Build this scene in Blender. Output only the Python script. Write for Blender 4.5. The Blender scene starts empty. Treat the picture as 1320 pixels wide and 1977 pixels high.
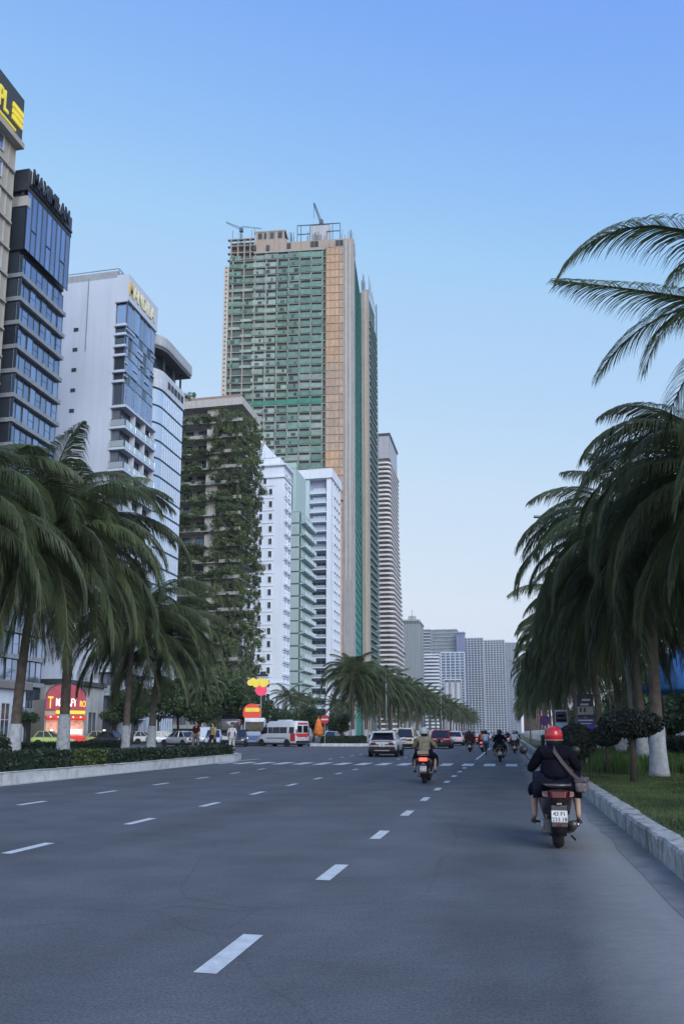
import bpy, bmesh, math, random
from mathutils import Vector, Matrix
R = math.radians
random.seed(7)
sc = bpy.context.scene
col = sc.collection

# ------------------------------------------------------------------ camera, sky, sun, exposure
CAM_H = 1.45; FPX = 1530.0; PITCH = R(8.95); YAW = R(11.78)
cam = bpy.data.objects.new('camera', bpy.data.cameras.new('camera')); col.objects.link(cam); sc.camera = cam
cam.location = (0, 0, CAM_H); cam.rotation_euler = (R(90) + PITCH, 0, YAW)
cam.data.sensor_fit = 'VERTICAL'; cam.data.sensor_height = 24; cam.data.lens = FPX / 1977 * 24
cam.data.shift_y = 184.5 / 1977; cam.data.clip_end = 9000; cam.data.clip_start = 0.1

w = bpy.data.worlds.new('World'); sc.world = w; w.use_nodes = True
nt = w.node_tree; bg = nt.nodes['Background']
sk = nt.nodes.new('ShaderNodeTexSky'); sk.sky_type = 'NISHITA'; sk.sun_disc = False
SKY_K = .825
SUN_EL, SUN_AZ = 14, 145          # degrees, azimuth clockwise from +Y: broad soft glow behind the camera to the right
sk.sun_elevation = R(14); sk.sun_rotation = R(SUN_AZ)
sk.air_density = 1; sk.dust_density = 1; sk.ozone_density = 1
sep = nt.nodes.new('ShaderNodeSeparateColor'); com = nt.nodes.new('ShaderNodeCombineColor')
nt.links.new(sk.outputs[0], sep.inputs[0])
# the phone's tone response: the sky climbs quickly to a pale plateau towards the horizon
CUR = (((0, 0), (.75, .205), (.95, .30), (1.2, .42), (2.1, .62), (3.6, .78), (5, .82), (14, 1.5)),
       ((0, 0), (1.2, .41), (1.5, .535), (1.78, .645), (3.16, .785), (4.8, .865), (5.6, .88), (14, 1.35)),
       ((0, 0), (1.83, .93), (2.8, .965), (3.4, .97), (5.2, .98), (14, 1.2)))
for i, pts in enumerate(CUR):
    dv = nt.nodes.new('ShaderNodeMath'); dv.operation = 'DIVIDE'; dv.inputs[1].default_value = 14; dv.use_clamp = True
    rp = nt.nodes.new('ShaderNodeValToRGB'); el = rp.color_ramp.elements
    while len(el) < len(pts): el.new(.5)
    for e, (x, v) in zip(el, pts): e.position = x / 14; e.color = (v / 2,) * 3 + (1,)
    ml = nt.nodes.new('ShaderNodeMath'); ml.operation = 'MULTIPLY'; ml.inputs[1].default_value = 2 * SKY_K / 0.15
    nt.links.new(sep.outputs[i], dv.inputs[0]); nt.links.new(dv.outputs[0], rp.inputs[0]); nt.links.new(rp.outputs[0], ml.inputs[0]); nt.links.new(ml.outputs[0], com.inputs[i])
nt.links.new(com.outputs[0], bg.inputs[0]); bg.inputs[1].default_value = 0.15

sl = bpy.data.lights.new('sun', 'SUN'); sl.energy = 1.9; sl.angle = R(38); sl.color = (.86, .93, 1)
so = bpy.data.objects.new('sun', sl); col.objects.link(so)
sdir = Vector((math.sin(R(SUN_AZ)) * math.cos(R(SUN_EL + 14)), math.cos(R(SUN_AZ)) * math.cos(R(SUN_EL + 14)), math.sin(R(SUN_EL + 14))))
so.rotation_euler = sdir.to_track_quat('Z', 'Y').to_euler()
sc.view_settings.view_transform = 'Standard'; sc.view_settings.look = 'None'
sc.view_settings.exposure = .25; sc.view_settings.gamma = 1; sc.view_settings.use_curve_mapping = False
sc.render.engine = 'CYCLES'
sc.cycles.max_bounces = 6; sc.cycles.transparent_max_bounces = 6; sc.cycles.volume_bounces = 0
sc.cycles.use_denoising = True

def at(px, py, Y):
    """world point on the plane y=Y seen at photograph pixel (px, py)"""
    a = (px - 660) / FPX; b = -(py - 1173) / FPX
    f = Vector((-math.sin(YAW) * math.cos(PITCH), math.cos(YAW) * math.cos(PITCH), math.sin(PITCH)))
    r = Vector((math.cos(YAW), math.sin(YAW), 0))
    u = Vector((math.sin(YAW) * math.sin(PITCH), -math.cos(YAW) * math.sin(PITCH), math.cos(PITCH)))
    d = f + a * r + b * u
    return Vector((0, 0, CAM_H)) + d * (Y / d.y)

# ------------------------------------------------------------------ materials
MATS = {}
def M(name, c, rough=.6, metal=0, var=.12, scale=2.0, bump=0, spec=.5, emis=0, objvar=0, streak=0, coat=0, transl=0, stain=0):
    if name in MATS: return MATS[name]
    m = bpy.data.materials.new(name); m.use_nodes = True; t = m.node_tree; N = t.nodes; L = t.links
    p = N['Principled BSDF']; p.inputs['Roughness'].default_value = rough; p.inputs['Metallic'].default_value = metal
    p.inputs['Specular IOR Level'].default_value = spec
    if coat: p.inputs['Coat Weight'].default_value = coat; p.inputs['Coat Roughness'].default_value = .06
    ge = N.new('ShaderNodeNewGeometry'); no = N.new('ShaderNodeTexNoise'); no.inputs['Scale'].default_value = scale
    no.inputs['Detail'].default_value = 6
    L.new(ge.outputs['Position'], no.inputs['Vector'])
    mr = N.new('ShaderNodeMapRange'); mr.inputs['From Min'].default_value = .3; mr.inputs['From Max'].default_value = .7
    mr.inputs['To Min'].default_value = 1 - var; mr.inputs['To Max'].default_value = 1 + var
    L.new(no.outputs['Fac'], mr.inputs['Value'])
    cur = mr.outputs[0]
    def mul(a, b):
        q = N.new('ShaderNodeMath'); q.operation = 'MULTIPLY'; L.new(a, q.inputs[0]); L.new(b, q.inputs[1]); return q.outputs[0]
    if streak:
        mp = N.new('ShaderNodeMapping'); mp.inputs['Scale'].default_value = (1.6, 1.6, .07); L.new(ge.outputs['Position'], mp.inputs['Vector'])
        n2 = N.new('ShaderNodeTexNoise'); n2.inputs['Scale'].default_value = 1.0; n2.inputs['Detail'].default_value = 5; L.new(mp.outputs[0], n2.inputs['Vector'])
        r2 = N.new('ShaderNodeMapRange'); r2.inputs['From Min'].default_value = .42; r2.inputs['From Max'].default_value = .75
        r2.inputs['To Min'].default_value = 1; r2.inputs['To Max'].default_value = 1 - streak; L.new(n2.outputs['Fac'], r2.inputs['Value'])
        cur = mul(cur, r2.outputs[0])
    if stain:
        mp = N.new('ShaderNodeMapping'); mp.inputs['Scale'].default_value = (3, 3.3, .8); L.new(ge.outputs['Position'], mp.inputs['Vector'])
        n2 = N.new('ShaderNodeTexNoise'); n2.inputs['Scale'].default_value = 1.0; n2.inputs['Detail'].default_value = 8; n2.inputs['Roughness'].default_value = .7; L.new(mp.outputs[0], n2.inputs['Vector'])
        r2 = N.new('ShaderNodeMapRange'); r2.inputs['From Min'].default_value = .50; r2.inputs['From Max'].default_value = .64
        r2.inputs['To Min'].default_value = 1; r2.inputs['To Max'].default_value = 1 - stain; L.new(n2.outputs['Fac'], r2.inputs['Value'])
        cur = mul(cur, r2.outputs[0])
    if objvar:
        oi = N.new('ShaderNodeObjectInfo'); r3 = N.new('ShaderNodeMapRange'); r3.inputs['To Min'].default_value = 1 - objvar; r3.inputs['To Max'].default_value = 1 + objvar
        L.new(oi.outputs['Random'], r3.inputs['Value']); cur = mul(cur, r3.outputs[0])
    vm = N.new('ShaderNodeVectorMath'); vm.operation = 'SCALE'; vm.inputs[0].default_value = c[:3]; L.new(cur, vm.inputs['Scale'])
    L.new(vm.outputs[0], p.inputs['Base Color'])
    if bump:
        nb = N.new('ShaderNodeTexNoise'); nb.inputs['Scale'].default_value = scale * 6; nb.inputs['Detail'].default_value = 5; L.new(ge.outputs['Position'], nb.inputs['Vector'])
        bp = N.new('ShaderNodeBump'); bp.inputs['Strength'].default_value = bump; bp.inputs['Distance'].default_value = .05
        L.new(nb.outputs['Fac'], bp.inputs['Height']); L.new(bp.outputs[0], p.inputs['Normal'])
    if emis:
        p.inputs['Emission Color'].default_value = (*c[:3], 1); p.inputs['Emission Strength'].default_value = emis
    if transl:
        tb = N.new('ShaderNodeBsdfTranslucent'); mx = N.new('ShaderNodeMixShader'); mx.inputs[0].default_value = transl
        sc2 = N.new('ShaderNodeVectorMath'); sc2.operation = 'MULTIPLY'; sc2.inputs[1].default_value = (1.3, 1.4, .7); L.new(vm.outputs[0], sc2.inputs[0])
        L.new(sc2.outputs[0], tb.inputs['Color']); out = N['Material Output']
        L.new(p.outputs[0], mx.inputs[1]); L.new(tb.outputs[0], mx.inputs[2]); L.new(mx.outputs[0], out.inputs['Surface'])
    MATS[name] = m
    return m

# ------------------------------------------------------------------ mesh helpers
class MB:
    def __init__(s): s.v = []; s.f = []; s.m = []; s.sm = False
    def face(s, pts, mi=0):
        b = len(s.v); s.v += [tuple(p) for p in pts]; s.f.append(tuple(range(b, b + len(pts)))); s.m.append(mi); return s
    def box(s, x0, x1, y0, y1, z0, z1, mi=0, mat=None):
        b = len(s.v); P = [(x, y, z) for z in (z0, z1) for y in (y0, y1) for x in (x0, x1)]
        if mat is not None: P = [tuple(mat @ Vector(p)) for p in P]
        s.v += P
        for q in ((0, 2, 3, 1), (4, 5, 7, 6), (0, 1, 5, 4), (2, 6, 7, 3), (0, 4, 6, 2), (1, 3, 7, 5)):
            s.f.append(tuple(b + i for i in q)); s.m.append(mi)
        return s
    def loft(s, rings, mi=0, cap=True, close=True):
        b = len(s.v); n = len(rings[0])
        for r in rings: s.v += [tuple(p) for p in r]
        for i in range(len(rings) - 1):
            for j in range(n if close else n - 1):
                k = (j + 1) % n
                s.f.append((b + i * n + j, b + i * n + k, b + (i + 1) * n + k, b + (i + 1) * n + j)); s.m.append(mi)
        if cap and close:
            s.f.append(tuple(b + j for j in range(n))[::-1]); s.m.append(mi)
            e = b + (len(rings) - 1) * n; s.f.append(tuple(e + j for j in range(n))); s.m.append(mi)
        return s
    def tube(s, path, rad, seg=8, mi=0):
        path = [Vector(p) for p in path]
        if not isinstance(rad, (list, tuple)): rad = [rad] * len(path)
        rings = []; ref = None
        for i, p in enumerate(path):
            t = (path[min(i + 1, len(path) - 1)] - path[max(i - 1, 0)]).normalized()
            if ref is None: ref = Vector((0, 0, 1)) if abs(t.z) < .9 else Vector((1, 0, 0))
            a = t.cross(ref).normalized(); c = a.cross(t).normalized()
            rings.append([p + a * math.cos(q) * rad[i] + c * math.sin(q) * rad[i] for q in [2 * math.pi * k / seg for k in range(seg)]])
        return s.loft(rings, mi)
    def lathe(s, prof, seg=16, mi=0, axis='z', c=(0, 0, 0)):
        rings = []
        for r, h in prof:
            ring = []
            for k in range(seg):
                a = 2 * math.pi * k / seg; x, y = r * math.cos(a), r * math.sin(a)
                ring.append({'z': (c[0] + x, c[1] + y, c[2] + h), 'x': (c[0] + h, c[1] + x, c[2] + y), 'y': (c[0] + y, c[1] + h, c[2] + x)}[axis])
            rings.append(ring)
        return s.loft(rings, mi)
    def prism(s, poly, z0, z1, mi=0):
        return s.loft([[(x, y, z0) for x, y in poly], [(x, y, z1) for x, y in poly]], mi)
    def mesh(s, name, mats):
        me = bpy.data.meshes.new(name); me.from_pydata(s.v, [], s.f)
        if not isinstance(mats, (list, tuple)): mats = [mats]
        for m in mats: me.materials.append(m)
        if len(mats) > 1: me.polygons.foreach_set('material_index', s.m)
        if s.sm: me.polygons.foreach_set('use_smooth', [True] * len(s.f))
        me.update(); return me
    def smooth(s): s.sm = True; return s

def link(name, me, parent=None, loc=(0, 0, 0), rz=0, scale=None):
    o = bpy.data.objects.new(name, me); col.objects.link(o); o.location = loc; o.rotation_euler = (0, 0, rz)
    if scale: o.scale = scale
    if parent is not None: o.parent = parent
    return o
def tag(o, label=None, cat=None, group=None, kind=None):
    if label: o['label'] = label
    if cat: o['category'] = cat
    if group: o['group'] = group
    if kind: o['kind'] = kind
    return o
def root(name, label, cat, loc=(0, 0, 0), rz=0, group=None, scale=None):
    return tag(link(name, None, None, loc, rz, scale), label, cat, group)
def recalc(me):
    bm = bmesh.new(); bm.from_mesh(me); bmesh.ops.recalc_face_normals(bm, faces=bm.faces); bm.to_mesh(me); bm.free(); return me
def mk(name, mb, mats, parent=None, loc=(0, 0, 0), rz=0, fix=True, bevel=0):
    me = mb.mesh(name, mats)
    if fix: recalc(me)
    o = link(name, me, parent, loc, rz)
    if bevel:
        b = o.modifiers.new('b', 'BEVEL'); b.width = bevel; b.segments = 2; b.limit_method = 'ANGLE'
    return o
KIDS = {}
def copy_tree(o, parent=None, deep=True):
    c = o.copy(); col.objects.link(c)
    c.parent = parent
    if deep:
        for ch in list(o.children): copy_tree(ch, c)
    return c
def text(name, s, size, mat, parent, loc, rot, ext=.03, align='LEFT', sx=1.0):
    cu = bpy.data.curves.new(name, 'FONT'); cu.body = s; cu.size = size; cu.extrude = ext; cu.align_x = align
    cu.offset = size * .012
    tmp = bpy.data.objects.new('t', cu); me = bpy.data.meshes.new_from_object(tmp); me.materials.clear(); me.materials.append(mat)
    bpy.data.objects.remove(tmp); bpy.data.curves.remove(cu)
    o = bpy.data.objects.new(name, me); col.objects.link(o); o.location = loc; o.rotation_euler = rot
    o.scale = (sx, 1, 1)
    if parent is not None: o.parent = parent
    return o
ECACHE = {}
def E_box(wd, d, h, mat, y=0.0):
    k = ('b', round(wd, 3), round(d, 3), round(h, 3), mat.name, y)
    if k not in ECACHE: ECACHE[k] = recalc(MB().box(-wd / 2, wd / 2, -d - y, -y, 0, h).mesh('panel', mat))
    return ECACHE[k]
def E_win(wd, h, fr, mf, mg, nx=1, nz=1, proud=.09):
    k = ('w', round(wd, 3), round(h, 3), fr, mf.name, mg.name, nx, nz, proud)
    if k not in ECACHE:
        b = MB()
        b.box(-wd / 2 + fr, wd / 2 - fr, -proud * .35, 0, fr, h - fr, 1)
        b.box(-wd / 2, -wd / 2 + fr, -proud, 0, 0, h); b.box(wd / 2 - fr, wd / 2, -proud, 0, 0, h)
        b.box(-wd / 2 + fr, wd / 2 - fr, -proud, 0, 0, fr); b.box(-wd / 2 + fr, wd / 2 - fr, -proud, 0, h - fr, h)
        for i in range(1, nx):
            x = -wd / 2 + wd * i / nx; b.box(x - fr * .4, x + fr * .4, -proud * .8, -proud * .36, fr, h - fr)
        for i in range(1, nz):
            z = h * i / nz; b.box(-wd / 2 + fr, wd / 2 - fr, -proud * .7, -proud * .37, z - fr * .4, z + fr * .4)
        ECACHE[k] = recalc(b.mesh('window', [mf, mg]))
    return ECACHE[k]

# palette
asph = M('asphalt', (.115, .119, .131), .85, var=.16, scale=.9, bump=.35, spec=.3)
conc = M('kerb_concrete', (.44, .44, .43), .9, var=.3, scale=6, bump=.6, stain=.6)
kerbw = M('kerb_limewash', (.56, .57, .58), .9, var=.14, scale=3, bump=.3, stain=.3)
paint = M('road_paint', (.62, .63, .64), .7, var=.16, scale=9)
soil = M('soil', (.09, .08, .06), .95, var=.3)
lawn = M('lawn', (.078, .092, .040), .95, var=.5, scale=.9, bump=.8)
blade = M('grass_blade', (.082, .118, .040), .7, var=.55, scale=.7, transl=.25)
pave = M('pavement', (.23, .22, .21), .85, var=.15, scale=2)
palmleaf = M('palm_leaf', (.080, .104, .052), .5, var=.45, scale=.6, objvar=.35, transl=.25, spec=.4)
palmold = M('palm_leaf_old', (.115, .10, .05), .7, var=.25, scale=.6, objvar=.2, transl=.2)
rachis = M('palm_rachis', (.12, .125, .07), .5)
bark = M('palm_bark', (.125, .105, .09), .9, var=.3, scale=5, bump=.6, objvar=.2)
barkred = M('palm_bark_top', (.10, .07, .055), .9, var=.3, scale=5, bump=.6)
lime = M('whitewash', (.37, .39, .43), .9, var=.25, scale=7)
leafA = M('tree_leaf', (.045, .075, .028), .5, var=.35, scale=.5, transl=.2)
leafB = M('hedge_leaf', (.024, .042, .024), .6, var=.35, scale=1.5, transl=.12)
leafC = M('balcony_leaf', (.11, .15, .065), .55, var=.4, scale=.4, objvar=.35, transl=.2)
leafD = M('bright_leaf', (.065, .095, .028), .55, var=.3, scale=1, transl=.25)
leafK = M('topiary_leaf', (.022, .032, .026), .6, var=.3, scale=2)
wood = M('tree_bark', (.07, .055, .045), .9, var=.3, scale=6, bump=.5)
white = M('white_paint_wall', (.56, .61, .72), .75, var=.05, scale=.15, streak=.10)
whiteB = M('white_stucco', (.74, .79, .88), .75, var=.05, scale=.15, streak=.08)
beige = M('beige_wall', (.42, .39, .34), .8, var=.06, scale=.2, streak=.15)
greyw = M('grey_concrete', (.47, .47, .46), .85, var=.15, scale=.5, streak=.35)
darkw = M('dark_cladding', (.045, .05, .06), .35, var=.15)
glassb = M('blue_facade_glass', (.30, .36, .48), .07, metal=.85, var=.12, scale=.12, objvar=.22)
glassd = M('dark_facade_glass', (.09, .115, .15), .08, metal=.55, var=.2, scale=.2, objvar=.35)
glassw = M('pale_facade_glass', (.56, .65, .78), .16, metal=.55, var=.08, scale=.12, objvar=.06)
glassg = M('pale_green_glass', (.36, .52, .49), .22, metal=.3, var=.08, scale=.12, objvar=.08)
rail_glass = M('balustrade_glass', (.55, .64, .68), .12, metal=.35, var=.06, scale=.4, objvar=.08)
dark = M('dark_recess', (.035, .04, .048), .6, var=.3, scale=.5, objvar=.4)
mullion = M('mullion_metal', (.055, .06, .075), .4, metal=.4)
chrome = M('bright_metal', (.6, .6, .62), .2, metal=1)
black = M('black_plastic', (.012, .012, .014), .45)
rubber = M('tyre_rubber', (.016, .016, .017), .85)
steel = M('galvanised_steel', (.33, .34, .35), .45, metal=.6)
cglass = M('car_glass', (.012, .015, .02), .05, spec=.8)
platem = M('plate_white', (.68, .68, .70), .5)
redl = M('red_lamp', (.16, .010, .012), .2, spec=.7)
redlit = M('red_lamp_lit', (1.0, .10, .05), .3, emis=1.6)
amber = M('amber_lamp', (.42, .2, .12), .25)
skin = M('skin', (.42, .27, .20), .55, var=.06)

# ------------------------------------------------------------------ the ground, roads, medians
def sheet(name, poly, z, mat):
    return mk(name, MB().face([(x, y, z) for x, y in poly]), mat, fix=False)
tag(sheet('ground', [(-4000, -300), (4000, -300), (4000, 7000), (-4000, 7000)], -.03, soil), 'wide flat earth ground reaching the horizon', kind='structure')

am = asph.node_tree
def road_material():
    N = am.nodes; L = am.links; p = N['Principled BSDF']
    ge = N.new('ShaderNodeNewGeometry'); sx = N.new('ShaderNodeSeparateXYZ'); L.new(ge.outputs['Position'], sx.inputs[0])
    nz = N.new('ShaderNodeTexNoise'); nz.inputs['Scale'].default_value = .8; nz.inputs['Detail'].default_value = 5
    mp = N.new('ShaderNodeMapping'); mp.inputs['Scale'].default_value = (1, .25, 1); L.new(ge.outputs['Position'], mp.inputs[0]); L.new(mp.outputs[0], nz.inputs['Vector'])
    ad = N.new('ShaderNodeMath'); ad.operation = 'MULTIPLY_ADD'; ad.inputs[1].default_value = .9; L.new(nz.outputs['Fac'], ad.inputs[0]); L.new(sx.outputs[0], ad.inputs[2])
    mr = N.new('ShaderNodeMapRange'); mr.inputs['From Min'].default_value = .85; mr.inputs['From Max'].default_value = 1.55; L.new(ad.outputs[0], mr.inputs[0])
    # fine aggregate
    fn = N.new('ShaderNodeTexNoise'); fn.inputs['Scale'].default_value = 55; fn.inputs['Detail'].default_value = 3; L.new(ge.outputs['Position'], fn.inputs['Vector'])
    f2 = N.new('ShaderNodeMapRange'); f2.inputs['From Min'].default_value = .3; f2.inputs['From Max'].default_value = .7; f2.inputs['To Min'].default_value = .68; f2.inputs['To Max'].default_value = 1.32; L.new(fn.outputs['Fac'], f2.inputs[0])
    vm = [n for n in N if n.type == 'VECT_MATH'][0]
    sc1 = N.new('ShaderNodeVectorMath'); sc1.operation = 'SCALE'; L.new(vm.outputs[0], sc1.inputs[0]); L.new(f2.outputs[0], sc1.inputs['Scale'])
    # long wheel-path patches
    wp = N.new('ShaderNodeTexNoise'); wp.inputs['Scale'].default_value = .35; wp.inputs['Detail'].default_value = 4
    m2 = N.new('ShaderNodeMapping'); m2.inputs['Scale'].default_value = (1.6, .12, 1); L.new(ge.outputs['Position'], m2.inputs[0]); L.new(m2.outputs[0], wp.inputs['Vector'])
    w2 = N.new('ShaderNodeMapRange'); w2.inputs['From Min'].default_value = .3; w2.inputs['From Max'].default_value = .7; w2.inputs['To Min'].default_value = .83; w2.inputs['To Max'].default_value = 1.15; L.new(wp.outputs['Fac'], w2.inputs[0])
    sc2 = N.new('ShaderNodeVectorMath'); sc2.operation = 'SCALE'; L.new(sc1.outputs[0], sc2.inputs[0]); L.new(w2.outputs[0], sc2.inputs['Scale'])
    vo = N.new('ShaderNodeTexVoronoi'); vo.inputs['Scale'].default_value = 26; L.new(ge.outputs['Position'], vo.inputs['Vector'])
    vg = N.new('ShaderNodeMapRange'); vg.inputs['From Min'].default_value = .10; vg.inputs['From Max'].default_value = .05; vg.inputs['To Min'].default_value = 1; vg.inputs['To Max'].default_value = 1.35; L.new(vo.outputs['Distance'], vg.inputs[0])
    vc = N.new('ShaderNodeTexVoronoi'); vc.feature = 'DISTANCE_TO_EDGE'; vc.inputs['Scale'].default_value = .22
    vw = N.new('ShaderNodeVectorMath'); vw.operation = 'MULTIPLY_ADD'; vw.inputs[1].default_value = (1.2, 1.2, 0); L.new(nz.outputs['Color'], vw.inputs[0]); L.new(ge.outputs['Position'], vw.inputs[2]); L.new(vw.outputs[0], vc.inputs['Vector'])
    vk = N.new('ShaderNodeMapRange'); vk.inputs['From Min'].default_value = 0; vk.inputs['From Max'].default_value = .004; vk.inputs['To Min'].default_value = .85; vk.inputs['To Max'].default_value = 1; L.new(vc.outputs['Distance'], vk.inputs[0])
    mk1 = N.new('ShaderNodeMath'); mk1.operation = 'MULTIPLY'; L.new(vg.outputs[0], mk1.inputs[0]); L.new(vk.outputs[0], mk1.inputs[1])
    sc3 = N.new('ShaderNodeVectorMath'); sc3.operation = 'SCALE'; L.new(sc2.outputs[0], sc3.inputs[0]); L.new(mk1.outputs[0], sc3.inputs['Scale']); sc2 = sc3
    mx = N.new('ShaderNodeMix'); mx.data_type = 'RGBA'; L.new(mr.outputs[0], mx.inputs[0]); L.new(sc2.outputs[0], mx.inputs[6]); mx.inputs[7].default_value = (.29, .28, .27, 1)
    L.new(mx.outputs[2], p.inputs['Base Color'])
road_material()
road = tag(sheet('road', [(-47, -60), (1.75, -60), (1.75, 2500), (-47, 2500)], 0, asph), 'wide dark asphalt avenue running to the horizon', kind='structure')
tag(sheet('side_road', [(-400, 48), (-47, 48), (-47, 74), (-400, 74)], 0, asph), 'asphalt side street leaving the avenue to the left', kind='structure')
# concrete gutter along the right kerb
gm = M('gutter_concrete', (.22, .215, .21), .9, var=.22, scale=3, bump=.3)
rr = random.Random(3)
poly = [(1.62, -10)] + [(1.62, 420)]
edge = [(1.28 + rr.uniform(-.05, .05), y) for y in [420 - i * 2 for i in range(15)] + [60 - i * .6 for i in range(117)]]
tag(sheet('gutter', poly + edge, .004, gm), 'worn concrete gutter along the foot of the right kerb', kind='structure')
tag(sheet('gutter', [(-13.82, -10), (-13.5, -10), (-13.5, 43), (-13.82, 43)], .004, M('gutter_pale', (.40, .41, .42), .9, var=.2, scale=4)), 'pale concrete strip at the foot of the left kerb', kind='structure')

# painted markings
dm = MB().face([(-.075, 0, 0), (.075, 0, 0), (.075, .95, 0), (-.075, .95, 0)]).mesh('lane_dash', paint)
for X, Y0, per in ((-1.86, 4.83, 3.14), (-6.0, 5.75, 3.14), (-9.72, 5.3, 3.14)):
    for k in range(38 if X < -1.9 else 11):
        if 33.5 < Y0 + per * k < 40.5: continue
        link('lane_dash', dm, road, (X, Y0 + per * k, .004))
    for k in range(14): link('lane_dash', dm, road, (X, Y0 + per * (38 + k * 2), .004))
lm = MB().face([(-.06, 0, 0), (.06, 0, 0), (.06, 34, 0), (-.06, 34, 0)]).mesh('lane_line', paint)
link('lane_line', lm, road, (-1.8, 44, .004))
cm = MB().face([(-.25, 0, 0), (.25, 0, 0), (.25, 2.6, 0), (-.25, 2.6, 0)]).mesh('crosswalk_stripe', paint)
for k in range(16):
    link('crosswalk_stripe', cm, road, (1.0 - .96 * k, 35.6, .004))
em = MB().face([(0, 0, 0), (.12, 0, 0), (.12, 1.3, 0), (0, 1.3, 0)]).mesh('lane_dash', paint)

def kerb(name, label, segs, mat, hgt, wid):
    """kerb of stones one metre long along a polyline (inner edge on the right hand side when walking it)"""
    r = tag(link(name, None), label, kind='structure')
    me = recalc(MB().loft([[(0, y, -.02), (0, y, hgt - .03), (.03, y, hgt), (wid, y, hgt), (wid, y, -.02)] for y in (.006, .994)]).mesh('kerb_stone', mat))
    rnd = random.Random(1); V = [me]
    for q in range(5):
        m2 = me.copy(); V.append(m2)
        for v in m2.vertices:
            if v.co.z > .1: v.co.x += rnd.uniform(-.012, .012); v.co.z += rnd.uniform(-.014, .006); v.co.y += rnd.uniform(-.006, .006)
    for (x0, y0), (x1, y1) in zip(segs, segs[1:]):
        n = max(1, round(math.hypot(x1 - x0, y1 - y0))); L = math.hypot(x1 - x0, y1 - y0) / n; a = math.atan2(-(x1 - x0), (y1 - y0))
        for i in range(n):
            t = i / n; o = link('kerb_stone', rnd.choice(V), r, (x0 + (x1 - x0) * t + rnd.uniform(-.006, .006), y0 + (y1 - y0) * t, rnd.uniform(-.006, .004)), a + rnd.uniform(-.003, .003))
            o.scale = (1, L, 1)
    return r
kerb('kerb', 'stained concrete kerb along the right lawn', [(1.63, 2), (1.63, 120)], conc, .27, .26)
mk('kerb', MB().box(1.63, 1.89, 120.01, 1200, -.02, .27), conc)['kind'] = 'structure'
kerb('kerb', 'whitish limewashed kerb of the left median', [(-13.82, 5), (-13.82, 39.5), (-14.2, 41.5), (-15.2, 42.8), (-16.8, 43.2), (-19.8, 43.2)][::1], kerbw, .34, -.28)
kerb('kerb', 'pale kerb round the head of the far median', [(-21.2, 84.0), (-20.6, 82.4), (-15.6, 82.4), (-14.4, 84.0), (-14.0, 87), (-13.9, 150)][::-1], kerbw, .30, .28)
med = MB().prism([(-14.0, -20), (-14.0, 39.5), (-14.4, 41.5), (-15.4, 42.9), (-16.8, 43.1), (-21.6, 43.1), (-21.6, -20)], -.02, .30)
tag(mk('lawn', med, lawn), 'raised grassy strip of the near left median', kind='structure')
med2 = MB().prism([(-14.1, 1500), (-14.1, 87), (-14.6, 84.1), (-15.7, 82.6), (-20.5, 82.6), (-21.3, 84.1), (-21.6, 1500)], -.02, .27)
tag(mk('lawn', med2, lawn), 'raised grassy strip of the far median', kind='structure')
tag(mk('lawn', MB().box(1.87, 9.5, -10, 1200, -.02, .25), lawn), 'raised lawn strip to the right of the kerb', kind='structure')
tag(mk('pavement', MB().box(9.52, 24, -10, 1200, -.02, .22), pave), 'pale promenade paving beyond the right lawn', kind='structure')
tag(mk('pavement', MB().box(-54.9, -47.0, 74.02, 1500, -.02, .16), pave), 'paved footway before the hotels', kind='structure')
tag(mk('pavement', MB().box(-54.9, -47.0, -20, 47.98, -.02, .16), pave), 'paved footway on the near left', kind='structure')
tag(sheet('sea', [(60, -300), (3900, -300), (3900, 6900), (60, 6900)], .0, M('sea_water', (.02, .05, .07), .15)), 'sea beyond the beach', kind='structure')

# ------------------------------------------------------------------ buildings
class Bld:
    """building whose near right corner stands at (X, Y): the -Y face runs to the left of it, the +X face away from it"""
    def __init__(s, name, label, X, Y, cat='building', group=None):
        s.r = root(name, label, cat, (X, Y, 0), group=group)
    def box(s, name, x0, x1, y0, y1, z0, z1, mat): return mk(name, MB().box(x0, x1, y0, y1, z0, z1), mat, s.r, fix=True)
    def pX(s, name, me, v, z, out=0): return link(name, me, s.r, (out, v, z), R(90))
    def pY(s, name, me, u, z, out=0): return link(name, me, s.r, (-u, -out, z), 0)
rb = random.Random(11)

# --- beige hotel cut by the left edge of the picture
b = Bld('beige_hotel', 'beige hotel tower at the left edge with a yellow sign on its dark roof fascia', -55, 50.0)
b.box('wall', -17, -.12, 0, 24.6, 0, 69.8, beige)
b.box('wall', -17, -.02, 24.6, 24.75, 0, 69.8, beige)
frw = M('window_frame_pale', (.50, .50, .50), .5)
for k in range(21):
    z = 1.0 + 3.3 * k
    b.box('floor_ledge', -.118, .22, 0, 24.6, z + 2.78, z + 3.02, beige)
    for v in (3, 6.5, 10, 13.5, 17.3, 21.3):
        b.pX('window', E_win(2.5, 2.0, .12, frw, glassb, 2, 1, .16), v, z + .7, -.118)
    for v in (23.6,): b.pX('wall_panel', E_box(.16, .1, 2.7, greyw), v, z + .05, -.118)
b.box('roof_ledge', -17, .9, 0, 25.0, 69.81, 70.5, beige)
fas = M('fascia_dark', (.05, .055, .05), .5)
b.box('fascia', -17, .55, 0, 24.9, 70.51, 76.3, fas)
yel = M('sign_yellow_lit', (.80, .66, .06), .4, emis=.25)
text('sign_lettering', 'PL', 3.6, yel, b.r, (.58, 20.2, 72.0), (R(90), 0, R(90)), .12, sx=.50)
for zz in (72.1, 72.9, 73.7):
    m = MB()
    for k in range(9): m.box(.56, .75, 22.75 + k * .22, 22.88 + k * .22, zz, zz + .62)
    mk('sign_lettering', m, yel, b.r)
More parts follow.
